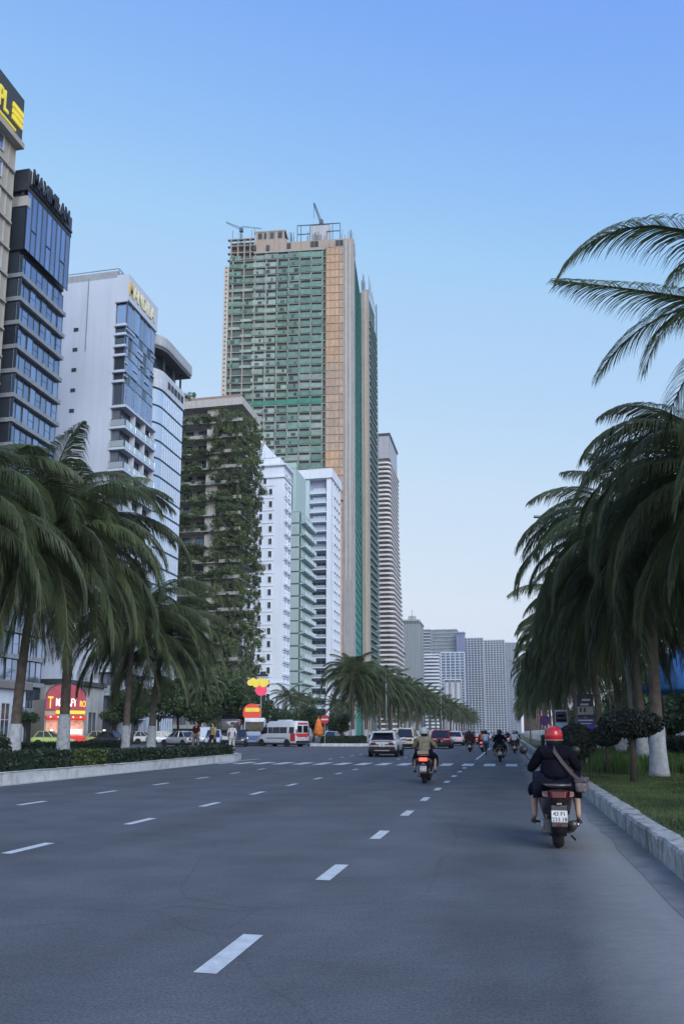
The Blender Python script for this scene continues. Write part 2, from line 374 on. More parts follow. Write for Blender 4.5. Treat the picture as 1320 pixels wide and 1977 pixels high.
b.box('sign_light_strip', .56, .8, 15, 23.4, 70.9, 71.15, yel)
b.box('roof_tank', -4, -1.5, 21.5, 23.6, 76.31, 79.0, greyw)

# --- dark glass hotel with roof letters
b = Bld('dark_glass_hotel', 'dark glass hotel with black and white letters standing along its roof edge', -55, 77.4)
L1 = 9.6
b.box('wall', -14, -.75, .3, L1, 0, 68.4, darkw)
top = 58.4
for k in range(18):
    z = top - 3.02 * (k + 1)
    b.box('slab_edge', -14, .02, 0, L1 + .05, z - .30, z + .22, M('slab_paint_grey', (.27, .30, .34), .6, streak=.2))
    for i in range(8):
        b.pX('glass_panel', E_win(1.17, 2.45, .045, mullion, glassb, 1, 2 if (i + k) % 3 == 0 else 1, .08), .62 + i * 1.2, z + .24, -.55 + (.10 if rb.random() < .2 else 0))
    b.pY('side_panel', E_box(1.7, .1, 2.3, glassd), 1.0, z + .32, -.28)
b.box('glass_backing', -.85, -.5, .1, L1, top + .25, 66.3, darkw)
for i in range(9):
    h = 8.0; z = top + .3
    if i % 3 == 1:
        b.pX('glass_panel', E_win(1.03, 3.1, .05, mullion, glassb), .55 + i * 1.06, z, 0); b.pX('glass_panel', E_win(1.03, 4.8, .05, mullion, glassb), .55 + i * 1.06, z + 3.15, 0)
    else: b.pX('glass_panel', E_win(1.03, 7.95, .06, mullion, glassb), .55 + i * 1.06, z, 0)
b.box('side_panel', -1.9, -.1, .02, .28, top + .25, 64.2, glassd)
b.box('roof_ledge', -3, .1, -.1, .6, 64.3, 65.6, greyw)
b.box('parapet', -14, .1, -.1, L1 + .1, 66.4, 69.2, darkw)
txw = M('sign_letter_black', (.03, .03, .035), .3); txs = M('sign_letter_white', (.75, .77, .8), .4)
text('sign_lettering', 'MAXIMILAN', 2.75, txs, b.r, (.30, .28, 67.5), (R(90), 0, R(90)), .10, sx=.56)
text('sign_lettering', 'MAXIMILAN', 2.75, txw, b.r, (.62, .0, 67.25), (R(90), 0, R(90)), .10, sx=.56)
b.box('sign_frame', .12, .3, .1, L1, 67.0, 67.25, mullion)

# --- white hotel: blank side wall, irregular glazing above, balconies below
b = Bld('white_hotel', 'white hotel with a blank side wall, gold roof letters and glass balconies', -55, 103.5)
L2 = 10.2; H2 = 71.2
b.box('wall', -24, -1.95, -.02, L2, 0, H2 - .4, white)
b.box('wall', -1.94, -.6, .35, L2, 0, H2 - 4.6, M('bay_backing', (.12, .14, .18), .5))
b.box('roof_band', -1.94, .05, -.03, L2 + .05, H2 - 4.3, H2, white)
b.box('parapet', -12, -1.96, .2, L2, H2 - .38, H2 + .9, M('parapet_grey', (.36, .38, .42), .8, streak=.2))
for k in range(12): b.box('roof_railing', -1.9, -1.8, .3 + k * .86, .38 + k * .86, H2 + .01, H2 + 1.2, steel)
b.box('roof_railing', -1.92, -1.8, .2, L2, H2 + 1.21, H2 + 1.28, steel)
b.box('roof_railing', -14, -1.93, .18, .28, H2 + 1.21, H2 + 1.30, steel)
gold = M('sign_gold', (.85, .55, .08), .35, metal=.3); goldp = M('sign_gold_pale', (.80, .72, .45), .4)
text('sign_lettering', 'M', 3.1, gold, b.r, (.1, .1, H2 - 3.3), (R(90), 0, R(90)), .12, sx=.5)
text('sign_lettering', 'ANDILA', 3.1, goldp, b.r, (.1, 1.55, H2 - 3.3), (R(90), 0, R(90)), .12, sx=.66)
tiny = E_win(.75, .55, .07, mullion, dark)
for k in range(16): b.pY('window', tiny, 8.45, H2 - 8.6 - 3.3 * k, .02)
b.box('downpipe', -6.75, -6.65, -.14, -.03, H2 - 12, H2, steel)
gb2 = M('bay_glass', (.33, .40, .53), .08, metal=.8, var=.1, scale=.15, objvar=.18)
z = H2 - 4.35
rows = [3.9, 1.5, 1.9, 1.5, 2.6, 1.6, 3.9]
for hh in rows:
    z -= hh
    b.pY('glass_panel', E_win(1.75, hh - .45, .06, mullion, glassd if hh < 3 else gb2, 1, 1, .1), .98, z + .05, -.25)
    b.pY('slab_edge', E_box(1.93, .3, .38, white), .97, z - .33 + hh, -.34 + .3)
    n = 7; x = .1
    while x < L2 - .3:
        wd = rb.choice((1.0, 1.25, 1.6)); wd = min(wd, L2 - x)
        if wd > .5:
            b.pX('glass_panel', E_win(wd - .04, hh - .05, .05, M('mullion_blue', (.22, .27, .36), .4, metal=.3), rb.choice((gb2, gb2, gb2, glassd)) if hh < 3 else gb2, 1, 1, .12), x + wd / 2, z, -.35 + rb.choice((0, 0, .12)))
        if rb.random() < .3 and hh < 3: b.pX('sill_strip', E_box(wd, .16, .16, white), x + wd / 2, z + hh * .5, -.2)
        x += wd
zb = z
for k in range(15):
    z = zb - 3.3 * (k + 1)
    if z < 0: break
    b.box('balcony_slab', -2.0, .55, -.25, L2 + .1, z + 2.86, z + 3.24, white)
    for j in range(3):
        b.pX('balustrade', E_win(L2 / 3 - .1, 1.05, .03, chrome, rail_glass, 2, 1, .05), (j + .5) * L2 / 3, z - .05 + .02, .5)
        b.pX('balcony_door', E_win(L2 / 3 - .5, 2.6, .06, mullion, glassd, 3, 1, .1), (j + .5) * L2 / 3, z + .1, -.58)
        b.box('partition', -.5, .3, (j + 1) * L2 / 3 - .1, (j + 1) * L2 / 3 + .1, z, z + 2.85, white)
    b.pY('balustrade', E_win(2.4, 1.05, .03, chrome, rail_glass, 1, 1, .05), .75, z - .03, .2)

# --- curved pale glass hotel with a flying roof
b = Bld('curved_glass_hotel', 'pale curved glass hotel with dark floor lines and a rounded flying roof', -55, 113.9)
def outline(off, Lx=15, Ly=11.4, r=3.2, n=8):
    P = [(-Lx, -off)]
    for k in range(n + 1):
        a = -math.pi / 2 + (math.pi / 2) * k / n; P.append((-r + (r + off) * math.cos(a), r + (r + off) * math.sin(a)))
    P += [(off, Ly), (-Lx, Ly)]
    return P
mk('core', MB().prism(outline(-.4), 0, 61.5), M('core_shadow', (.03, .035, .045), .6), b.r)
gl_me = recalc(MB().prism(outline(0), 0, 2.62).mesh('glass_band', glassw))
sl_me = recalc(MB().prism(outline(-.12), 0, .24).mesh('slab_shadow', M('slab_shadow_blue', (.07, .10, .16), .3)))  # dark bands paint the thin shadow line of each floor slab
fin = E_box(.07, .10, 2.5, M('fin_white', (.62, .67, .75), .5))
for k in range(19):
    z = 58.0 - 3.0 * (k + 1)
    link('glass_band', gl_me, b.r, (0, 0, z + .12)); link('slab_shadow', sl_me, b.r, (0, 0, z + 2.75))
    for i in range(9): b.pX('fin', fin, 3.6 + i * .9, z + .15, .005)
    for i in range(3): b.pY('fin', fin, 3.4 + i * .9, z + .15, .005)
mk('parapet', MB().prism(outline(.25), 58.01, 61.2), M('parapet_pale', (.55, .58, .66), .6, streak=.1), b.r)
for i in range(5): b.pX('terrace_opening', E_box(1.0, .06, 1.2, dark), 4.8 + i * 1.35, 59.0, .26)
mk('roof', MB().prism(outline(.95, Ly=13.0), 65.0, 67.0), M('flying_roof', (.42, .44, .47), .6, streak=.15), b.r, bevel=.3)
mk('roof_soffit', MB().prism(outline(.7, Ly=12.8), 64.6, 64.98), M('roof_soffit', (.10, .105, .12), .6), b.r)
mk('roof_gap_shade', MB().prism(outline(-1.6), 61.21, 64.88), M('roof_gap_shade', (.05, .06, .08), .2), b.r)  # dark fill painting the shade in the gap below the flying roof
for v in (4, 8, 11): b.box('column', -.7, -.4, v, v + .25, 61.21, 64.88, darkw)

# --- planted tower
b = Bld('planted_apartment_tower', 'grey concrete tower whose stacked balconies overflow with shrubs', -55, 155.7)
L4 = 10.5; H4 = 71.5
b.box('wall', -24, -2.2, 1.6, L4, 0, H4, greyw)
b.box('wall', -7.5, -4.9, -.1, 1.59, 0, H4 - .1, M('pier_concrete', (.52, .515, .49), .85, var=.15, scale=.5, streak=.3))
b.box('roof', -15, .9, -1.3, L4 + .9, H4 + .01, H4 + 1.7, M('roof_stone', (.50, .47, .45), .8, streak=.2))
b.box('roof', -14, .2, -.6, L4 + .2, H4 + 1.71, H4 + 2.6, M('roof_brown', (.30, .22, .19), .8))
b.box('penthouse', -24, -15.1, -.5, L4, H4 - 1.2, H4 + .9, greyw)
def leaf_clump(n, sx, sy, sz, mat, name, size=.32, seed=0, droop=True, dome=True):
    rnd = random.Random(seed); m = MB(); cl = []
    for _ in range(max(4, n // 60)):
        cl.append((rnd.uniform(-sx, sx) * .85, rnd.uniform(-sy, sy) * .8, rnd.uniform(-sz, sz) * .8, rnd.uniform(.25, .5)))
    for _ in range(n):
        c = rnd.choice(cl); d = Vector((rnd.gauss(0, 1), rnd.gauss(0, 1), rnd.gauss(0, 1))).normalized() * (c[3] * rnd.random() ** .4)
        p = Vector((c[0] + d.x * sx, c[1] + d.y * max(sy, .5), c[2] + d.z * sz))
        a = Vector((rnd.gauss(0, 1), rnd.gauss(0, 1), rnd.gauss(0, .6))).normalized(); u = a.cross(Vector((rnd.gauss(0, 1), rnd.gauss(0, 1), rnd.gauss(0, 1)))).normalized()
        s = size * rnd.uniform(.6, 1.3)
        m.face([p - a * s * .5, p + u * s * .3, p + a * s * .6, p - u * s * .3])
    return m.mesh(name, mat)
clX = [leaf_clump(900, 1.9, 1.0, 1.5, leafC, 'balcony_plant', .30, s) for s in range(5)]
tallX = [leaf_clump(700, 1.0, .9, 2.2, leafC, 'balcony_plant', .28, 20 + s) for s in range(3)]
for k in range(20):
    z = 2.5 + 3.45 * k
    b.box('balcony_slab', -22, .6, -1.0, 1.5, z - .25, z, greyw)
    b.box('balcony_slab', -2.1, .62, 1.51, L4 + .3, z - .26, z - .01, greyw)
    for u in (2.3, 9.2, 12.2, 15.5): b.pY('window', E_win(1.8, 2.3, .08, mullion, glassd, 2, 1, .1), u, z + .3, -1.58)
    if k % 3 != 2: b.box('planter', -22, -8, -1.35, -1.01, z - .3, z + .45, M('planter_grey', (.38, .38, .36), .9, streak=.3))
    b.box('planter', -3.6, .95, -1.36, -1.02, z - .3, z + .4, M('planter_grey', (.38, .38, .36), .9, streak=.3))
    for v in (.6, 3.2, 5.8, 8.6, 10.6):
        sc_ = rb.uniform(.8, 1.2)
        link('balcony_plant', rb.choice(clX + tallX), b.r, (.9 + rb.uniform(-.3, .4), v, z + rb.uniform(-.4, 1.0)), rb.uniform(0, 6.3), (sc_, sc_, sc_ * rb.uniform(.8, 1.15)))
    for u in (-.2, 1.4, 3.2, 4.4):
        sc_ = rb.uniform(.75, 1.2)
        link('balcony_plant', rb.choice(clX + tallX), b.r, (-u, -1.3 + rb.uniform(-.3, .3), z + rb.uniform(-.3, 1.1)), rb.uniform(0, 6.3), (sc_,) * 3)
    for u in (6.6, 8.6, 10.6, 12.6, 14.6, 16.6):
        if rb.random() < (.95 if k % 3 != 2 else .6) and (k > 0) and not (u < 8 and rb.random() < .55):
            sc_ = rb.uniform(.85, 1.25); link('balcony_plant', rb.choice(clX), b.r, (-u, -1.2, z + rb.uniform(-.8, .6)), rb.choice((0, 3.14)) + rb.uniform(-.3, .3), (sc_, sc_, sc_ * rb.uniform(.6, 1.1)))
for u in (11.5, 13, 14.5, 16, 18, 20, 22.5): link('balcony_plant', rb.choice(tallX), b.r, (-u, 0, H4 + 2.2), rb.uniform(0, 6))

# --- white ornate hotel
b = Bld('ornate_white_hotel', 'white neoclassical hotel tower with small dark side windows and a gabled roof', -55, 190)
L5 = 7.2; H5 = 70.0
b.box('wall', -22, 0, 0, L5, 0, H5, whiteB)
ws = E_win(1.05, 1.75, .1, whiteB, dark, 1, 1, .14); ww = E_win(2.0, 2.2, .12, whiteB, glassw, 2, 2, .25)
for k in range(19):
    z = 5.6 + 3.3 * k
    b.pY('cornice', E_box(5.2, .16, .2, whiteB), 5.0, z - .5)
    if k < 18:
        for u in (3.4, 6.0, 8.8): b.pY('window', ws, u, z + .35)
    else: b.pY('window', ws, 5, z)
    if k > 1:
        for v in (1.9, 4.9):
            b.pX('window', ww, v, z + .3)
            if k < 17: b.pX('balconet', E_box(2.3, .55, .55, M('stucco_relief', (.52, .56, .63), .8)), v, z - .25)
            b.pX('lintel', E_box(2.4, .35, .22, whiteB), v, z + 2.6)
    b.box('pilaster', .002, .14, .05, .6, z - .5, z + 2.6, whiteB); b.box('pilaster', .002, .14, L5 - .6, L5 - .05, z - .5, z + 2.6, whiteB)
for z, o in ((H5 - 3.4, .45), (H5 - .2, .7), (13.4, .35), (5.0, .45)):
    b.box('cornice', -22.3, o, -o, L5 + .3, z, z + .4, whiteB)
b.box('wall', -20, -1.4, 1.4, L5, H5 + .21, H5 + 2.6, whiteB)
mk('roof', MB().loft([[(-12, y, H5 + 2.61), (-2.2, y, H5 + 2.61), (-7.1, y, H5 + 8.2)] for y in (1.2, L5)]), whiteB, b.r)
for x in (-11, -9, -5.5, -3.2): b.box('roof_lattice', x, x + .15, 1.0, 1.18, H5 + 2.62, H5 + 4.6, whiteB)
def arch(wd, hh, mat, name, pts=10):
    P = [(-wd / 2, 0), (wd / 2, 0)] + [(wd / 2 * math.cos(math.pi * k / pts), hh - wd * .5 + wd * .7 * math.sin(math.pi * k / pts)) for k in range(1, pts)]
    return recalc(MB().loft([[(x, y, z) for x, z in P] for y in (-.08, 0)]).mesh(name, mat))
b.pY('window', arch(3.6, 4.6, dark, 'window'), 5.4, 6.2); b.pX('window', arch(2.6, 7.4, glassb, 'window'), 3.4, 2.2, .02)
b.pY('window', E_box(4.4, .08, 1.6, dark), 5.6, 14.9)
bl = M('blue_sign_light', (.28, .30, .95), .3, emis=.9)
b.box('sign_light', .35, 1.1, .8, 6.4, 2.7, 3.3, bl)

# --- pale green glass hotel
b = Bld('green_glass_hotel', 'slim pale green glass hotel with a set back top and stepped balconies', -55, 210)
L6 = 13.4
gw = M('green_white_wall', (.42, .55, .54), .6, var=.05, scale=.1, streak=.1); gj = M('green_joint', (.10, .17, .17), .5)
b.box('wall', -20, -.9, .1, L6, 0, 63.2, gj)
b.box('wall', -20, -2.6, 1.6, L6 - .5, 63.2, 76.5, gw)
for k in range(18):
    z = .5 + 3.48 * k
    b.pY('glass_panel', E_box(9.6, .16, 3.05, M('green_panel', (.40, .50, .49), .45, var=.06, scale=.2, streak=.12)), 5.8, z + .3, -.05)
    b.box('slab_edge', -.88, .15, 0, L6, z, z + .28, gw)
    for j in range(4):
        b.pX('glass_panel', E_win(L6 / 4 - .15, 3.0, .07, gw, glassg, 2, 2, .1), (j + .5) * L6 / 4, z + .32, -.6)
        if k > 2: b.pX('balustrade', E_box(L6 / 4 - .5, .7, 1.15, rail_glass), (j + .5) * L6 / 4, z + .2, .05)
for i in range(6): b.pY('mullion', E_box(.16, .14, 11.5, gj), 3.6 + i * 1.2, 64.2, -1.46)
for i in range(5): b.pY('glass_panel', E_box(1.0, .08, 11.4, glassg), 4.2 + i * 1.2, 64.25, -1.5)
for i in range(4): b.pY('mullion', E_box(6.3, .2, .16, gj), 6.6, 66 + i * 2.7, -1.42)
b.box('roof_grid', -9.6, -2.4, 1.5, 1.7, 76.51, 78.2, gw)

# --- white hotel with lilac recesses
b = Bld('white_balcony_hotel', 'white hotel with deep lilac balcony recesses and a thick roof frame', -55, 246)
L7 = 14.6; H7 = 86.5
lil = M('lilac_wall', (.30, .33, .46), .7, var=.08, scale=.2)
b.box('wall', -22, -.6, 1.9, L7, 0, H7 - 2, lil)
b.box('frame', -1.5, 0, 0, 3.2, 0, H7 - 2.01, whiteB); b.box('frame', -22, -7.3, -.1, 1.88, 0, H7 - 2.02, M('aqua_white', (.50, .62, .66), .6, streak=.1))
b.box('roof', -22, .5, -.6, L7 + .3, H7 - 2, H7 + 1.2, whiteB)
for k in range(25):
    z = 2.5 + 3.2 * k
    b.box('balcony_slab', -7.3, -1.5, -.25, 1.88, z, z + .3, whiteB)
    b.pY('balustrade', E_box(5.4, .08, .9, rail_glass), 4.4, z + .31, .15)
    b.pY('balcony_door', E_win(4.6, 2.3, .1, lil, glassd if k < 18 else glassw, 3, 1, .1), 4.3, z + .35, -1.88)
    b.box('balcony_slab', -.58, .25, 3.3, L7, z, z + .32, whiteB)
    for v in (5.4, 8.6, 11.8): b.pX('balcony_door', E_box(2.2, .06, 2.3, dark), v, z + .4, -.58)
for v in (3.6, 7.0, 10.2, 13.6): b.box('pier', -.58, .28, v, v + .5, 0, H7 - 2.05, whiteB)

# --- the tower under construction
b = Bld('unfinished_tower', 'very tall unfinished tower wrapped in green netting with an orange formwork strip', -59.4, 310, 'tower')
b.r.rotation_euler = (0, 0, R(6)); b.r.scale = (1, 1, 1.04)
slabm = M('raw_slab', (.33, .37, .35), .85, var=.1, scale=.3); rawc = M('raw_concrete', (.36, .31, .27), .9, var=.15, scale=.3, streak=.25)
netA = M('green_net', (.15, .26, .215), .75, var=.22, scale=.5, objvar=.18, streak=.2); netB = M('green_net_bright', (.045, .24, .17), .7, var=.2, scale=.4, streak=.2)
netG = M('pale_net', (.27, .35, .31), .8, var=.2, scale=.5, objvar=.2)
ply = M('orange_plywood', (.56, .35, .20), .75, var=.12, scale=.6, objvar=.12, streak=.2); ply2 = M('brown_plywood', (.48, .34, .25), .8, var=.15, scale=.6, objvar=.12, streak=.2)
greyp = M('grey_formwork', (.35, .335, .335), .7, var=.08, scale=.4, streak=.25)
W8 = 55.0; D8 = 44
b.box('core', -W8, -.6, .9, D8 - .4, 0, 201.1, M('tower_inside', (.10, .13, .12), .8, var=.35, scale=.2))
z = 3.4
k = 0
while z < 198.4:
    b.box('slab', -W8, -12.4, 0, .88, z - .28, z, slabm)
    if z > 92:
        for j in range(8):
            x = 14.0 + j * 5.2 + .6
            left = j >= 6
            if left and rb.random() < .75:
                if rb.random() < .5: b.pY('railing', E_box(5.0, .06, .9, netG), x + 1.2, z + .02, -.1)
                continue
            m_ = netA
            if j in (4, 5) or (z < 150 and rb.random() < .35): m_ = netG
            if 131 < z < 135: m_ = netB
            hh = 2.1 if j < 3 else 1.85
            b.pY('net_panel', E_box(rb.choice((5.1, 5.1, 4.7)), .10 + .06 * (j % 2), hh + rb.choice((-.25, 0, .15, .3)), m_), x + 1.2, z + .02, rb.uniform(0, .22))
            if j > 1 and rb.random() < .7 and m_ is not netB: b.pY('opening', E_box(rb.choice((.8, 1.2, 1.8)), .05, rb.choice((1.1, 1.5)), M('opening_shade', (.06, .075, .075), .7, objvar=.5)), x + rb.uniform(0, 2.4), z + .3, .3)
        b.pY('formwork_panel', E_box(5.6, .25, 3.32, ply if (z > 150 or 96 < z < 112) else ply2), 9.2, z, .45)
        b.pY('formwork_panel', E_box(1.7, .25, 3.32, ply2), 5.4, z, .45)
    z += 3.42; k += 1
for j in range(9): b.box('column', -14.0 - j * 4.95, -13.4 - j * 4.95, .05, .85, 80, 201.2, rawc)
b.box('formwork_wall', -12.4, -4.6, 0, .88, 0, 202.4, ply2)
b.box('formwork_wall', -4.59, 0, -.35, .88, 0, 203.9, greyp)
scaf = MB()
for x in (-4.4, -6.3, -8.0, -10.2, -11.8):
    scaf.box(x, x + .14, -1.05, -.93, 80, 204)
for q in range(36): scaf.box(-12.0, -4.3, -1.04, -.94, 82 + q * 3.42, 82.14 + q * 3.42)
mk('scaffold', scaf, steel, b.r, fix=False)
mk('scaffold', MB().box(-3.6, -3.3, -.6, -.36, 60, 204).box(-1.9, -1.6, -.6, -.36, 60, 204), M('pale_pipe', (.6, .58, .5), .5), b.r)
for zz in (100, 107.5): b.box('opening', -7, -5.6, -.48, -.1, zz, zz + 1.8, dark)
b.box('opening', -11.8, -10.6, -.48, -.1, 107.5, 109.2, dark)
b.box('formwork_wall', -W8 - 2.1, -W8 - .01, -.3, 1.2, 60, 196, M('cream_panel', (.52, .48, .42), .7, var=.05, scale=.5, streak=.12))
lad = MB()
for q in range(60): lad.box(-W8 - 1.4, -W8 - .7, -.48, -.32, 80 + q * 1.95, 80.5 + q * 1.95)
mk('ladder', lad, M('ladder_dark', (.12, .10, .09), .7), b.r, fix=False)['kind'] = 'stuff'
# side facing the road
b.box('net_side', -.58, -.05, 1.8, D8, 0, 200, M('green_net_side', (.03, .27, .21), .7, var=.25, scale=.25, streak=.35))
b.box('formwork_wall', -.58, .25, .89, 1.78, 0, 203, greyp)
for q in range(50): b.box('net_fold', -.04, .22, 2.2 + (q % 3) * .5, D8 - 12, 30 + q * 3.42, 30.25 + q * 3.42, netB)
# crown
cb = M('core_board', (.42, .34, .29), .8, streak=.25)
for q in range(4): b.box('slab', -W8 - .8, -44, -.3, 1.1, 198.7 + q * 3.15, 199.1 + q * 3.15, rawc)
b.box('upper_wall', -W8, -44.1, 1.4, 8, 201.12, 207.6, M('recess_brown', (.12, .10, .09), .9))
for x in (-54.6, -51.5, -48.6, -46): b.box('column', x, x + .6, -.2, .4, 198.6, 208.5, rawc)
b.box('slab', -44, -12.41, -.35, .86, 201.13, 201.6, slabm)
b.box('upper_wall', -44, -29.5, -.15, 7, 201.61, 207.2, cb); b.box('upper_wall', -43.6, -31, .3, 6, 207.21, 211.0, rawc); b.box('slab', -44, -30, .1, 6.5, 211.01, 211.6, rawc)
for x in (-43.5, -38.5, -34.5, -31.2): b.box('column', x, x + .5, .02, .28, 207.21, 211.0, M('pale_column', (.45, .42, .40), .8))
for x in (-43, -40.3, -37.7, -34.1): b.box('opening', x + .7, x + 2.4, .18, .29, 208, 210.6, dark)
b.box('upper_wall', -29.4, -.2, -.3, .9, 201.61, 205.5, cb)
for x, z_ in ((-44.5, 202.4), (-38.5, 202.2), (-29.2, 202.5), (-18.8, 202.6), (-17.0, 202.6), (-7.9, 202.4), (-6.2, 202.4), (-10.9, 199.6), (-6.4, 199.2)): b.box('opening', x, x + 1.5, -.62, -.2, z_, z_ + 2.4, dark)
fr = MB()
for x in (-25, -23.4, -19.4, -9.5, -6.2): fr.box(x, x + .25, .3, .55, 205.5, 213.2)
fr.box(-25, -6, .3, .55, 213.1, 213.4); fr.box(-25, -19.4, .3, .55, 209, 209.3); fr.box(-12, -6, .3, .55, 209.6, 209.9)
mk('steel_frame', fr, mullion, b.r, fix=False)
b.box('upper_wall', -18.9, -10.8, .6, 5, 205.51, 213.5, M('core_sheet', (.46, .48, .54), .6, var=.05, streak=.3))
rod = MB()
for q in range(40):
    x = rb.choice((rb.uniform(-6, 0), rb.uniform(-W8, -W8 + 12), rb.uniform(-29, -26), rb.uniform(-21, -11))); h = rb.uniform(2, 5)
    base = 205.5 if x > -10 else (208.5 if x < -40 else 205.5)
    rod.box(x, x + .16, .2, .36, base, base + h)
for q in range(9): rod.box(-.4, -.22, 1 + q * 1.1, 1.16 + q * 1.1, 203, 203 + rb.uniform(2, 5.5))
mk('rebar', rod, M('rebar', (.12, .10, .10), .7), b.r, fix=False)['kind'] = 'stuff'

def truss(name, p0, p1, wd, mat, parent, n=12):
    m = MB(); p0 = Vector(p0); p1 = Vector(p1); t = (p1 - p0).normalized(); a = t.cross(Vector((0, 1, 0))).normalized(); c = t.cross(a)
    for (i, j) in ((-1, -1), (1, -1), (0, 1)): m.tube([p0 + a * wd * i + c * wd * j, p1 + a * wd * i * .5 + c * wd * j * .5], wd * .22, 4)
    for q in range(n):
        s0, s1 = p0.lerp(p1, q / n), p0.lerp(p1, (q + 1) / n)
        m.tube([s0 + a * wd - c * wd, s1 + c * wd * .8], wd * .13, 4); m.tube([s0 + c * wd, s1 - a * wd * .8 - c * wd * .8], wd * .13, 4)
    return mk(name, m, mat, parent)
crm = M('crane_paint', (.10, .13, .17), .5)
q0 = at(620, 434, 311); q1 = at(606, 392, 311)
cr = root('tower_crane', 'thin luffing crane standing on the roof of the unfinished tower', 'crane', (q0.x, q0.y, q0.z - 6))
truss('jib', (0, 0, 7), (q1.x - q0.x, 0, q1.z - q0.z + 6), .55, crm, cr, 10); truss('mast', (0, 0, -2), (0, 0, 7), .6, crm, cr, 5)
mk('cab', MB().box(-.8, .8, -.8, .8, 6.2, 8.2), crm, cr); mk('hook_line', MB().tube([(q1.x - q0.x, 0, q1.z - q0.z + 6), (q1.x - q0.x + .1, 0, 9.5)], .08, 4), mullion, cr)
q0 = at(466, 449, 306); q1 = at(437, 429, 306); q2 = at(505, 441, 306)
cr = root('tower_crane', 'crane with a long low jib at the left end of the unfinished roof', 'crane', (q0.x, q0.y, q0.z))
truss('mast', (0, 0, -9), (0, 0, 2.5), .5, crm, cr, 7); truss('jib', (0, 0, 2), (q1.x - q0.x, 0, q1.z - q0.z), .45, crm, cr, 8); truss('counter_jib', (0, 0, 3), (q2.x - q0.x, 0, q2.z - q0.z), .3, crm, cr, 8)
mk('cab', MB().box(-.7, .7, -.7, .7, .4, 2), crm, cr)

# second unfinished tower behind
c9 = at(712, 700, 346)
b = Bld('unfinished_tower', 'second unfinished tower behind the first with a beige strip and a mast', c9.x, 346, 'tower')
H9 = at(706, 548, 346).z
b.box('core', -40, -.8, .4, 22, 0, H9 - 4, M('tower_inside', (.05, .06, .06), .8)); b.box('formwork_wall', -3.6, 0, 0, 1.2, 0, H9 - 3, greyp); b.box('formwork_wall', -2.2, -.9, -.25, -.01, 0, H9 - 4, M('beige_panel', (.52, .42, .34), .7, streak=.2))
b.box('gap', -6, -3.62, .1, .39, 0, H9 - 12, M('gap_shade', (.012, .02, .05), .6))  # dark slab standing in for the shade between the two towers
netS = M('green_net_dull', (.07, .13, .11), .8, var=.3, scale=.3, streak=.2)
for q in range(52):
    zz = 22 + q * 3.4
    if zz > H9 - 8: break
    b.box('slab', -.78, .5, 1.3, 22.5, zz, zz + .35, slabm); b.box('net_panel', -.7, .35, 1.5, 22, zz + .36, zz + 2.0, netS)
rod = MB()
for q in range(16): rod.box(-3.6 + q * .24 if q < 8 else -.3, -3.45 + q * .24 if q < 8 else -.15, .3 if q < 8 else (q - 7) * 2.4, .5 if q < 8 else (q - 7) * 2.4 + .2, H9 - 4, H9 + rb.uniform(0, 6) - (0 if q < 8 else (q - 8) * .8))
mk('rebar', rod, M('rebar', (.12, .10, .10), .7), b.r, fix=False)
m0 = at(726, 588, 372); ms = root('hoist_mast', 'slim lattice hoist mast rising beside the second unfinished tower', 'mast', (m0.x, 372, 0))
truss('mast', (0, 0, 0), (0, 0, m0.z), .55, M('mast_blue_grey', (.22, .28, .34), .5), ms, 60)

# --- tower of shifted balcony rings
c10 = at(753, 1000, 505); l10 = at(720, 1000, 505); rr10 = at(767, 1000, 505)
H10 = at(745, 838, 505).z
b = Bld('ringed_tower', 'slender grey tower of closely stacked balcony rings narrowing to a glass top', c10.x, 505, 'tower')
W10 = c10.x - l10.x; D10 = 42
b.box('core', -W10 + .6, -1.2, .8, D10, 0, H10 - 17, M('tower_glass_brown', (.085, .075, .08), .4, metal=.1, objvar=.1))
ringm = M('ring_slab', (.66, .62, .60), .6, var=.08, scale=.1)
n10 = int((H10 - 18) / 3.15)
ring = MB().prism([(-W10 - .5, -.7), (-2.6, -.9), (-1.2, -.6), (.2, .2), (1.0, 1.6), (1.3, 4), (1.2, D10 + 1), (-W10 - .5, D10 + 1)], 0, 1.15)
ring_me = recalc(ring.mesh('balcony_ring', ringm))
ringm2 = M('ring_slab_dark', (.25, .25, .27), .6); ring2 = recalc(ring.mesh('balcony_ring', ringm2))
for k in range(n10):
    t = k / n10; dx = 1.4 * math.sin(t * 5.2 + .4); dy = .5 * math.sin(k * .9)
    link('balcony_ring', ring_me, b.r, (dx + .5, -.4 + dy, 3 + k * 3.15), 0, (1 + .04 * math.sin(t * 5), 1, 1))
b.box('top', -W10 + .3, -.2, .2, D10 - 4, H10 - 16.9, H10 - 1, M('top_metal', (.42, .42, .46), .4, metal=.3, streak=.15))
b.box('roof', -W10 - .3, .5, -.4, D10 - 3, H10 - .99, H10 + .6, mullion)
for q in range(4): b.box('mullion', -W10 + 1 + q * 3.4, -W10 + 1.3 + q * 3.4, -.1, .19, H10 - 16, H10 - 1.1, greyw)

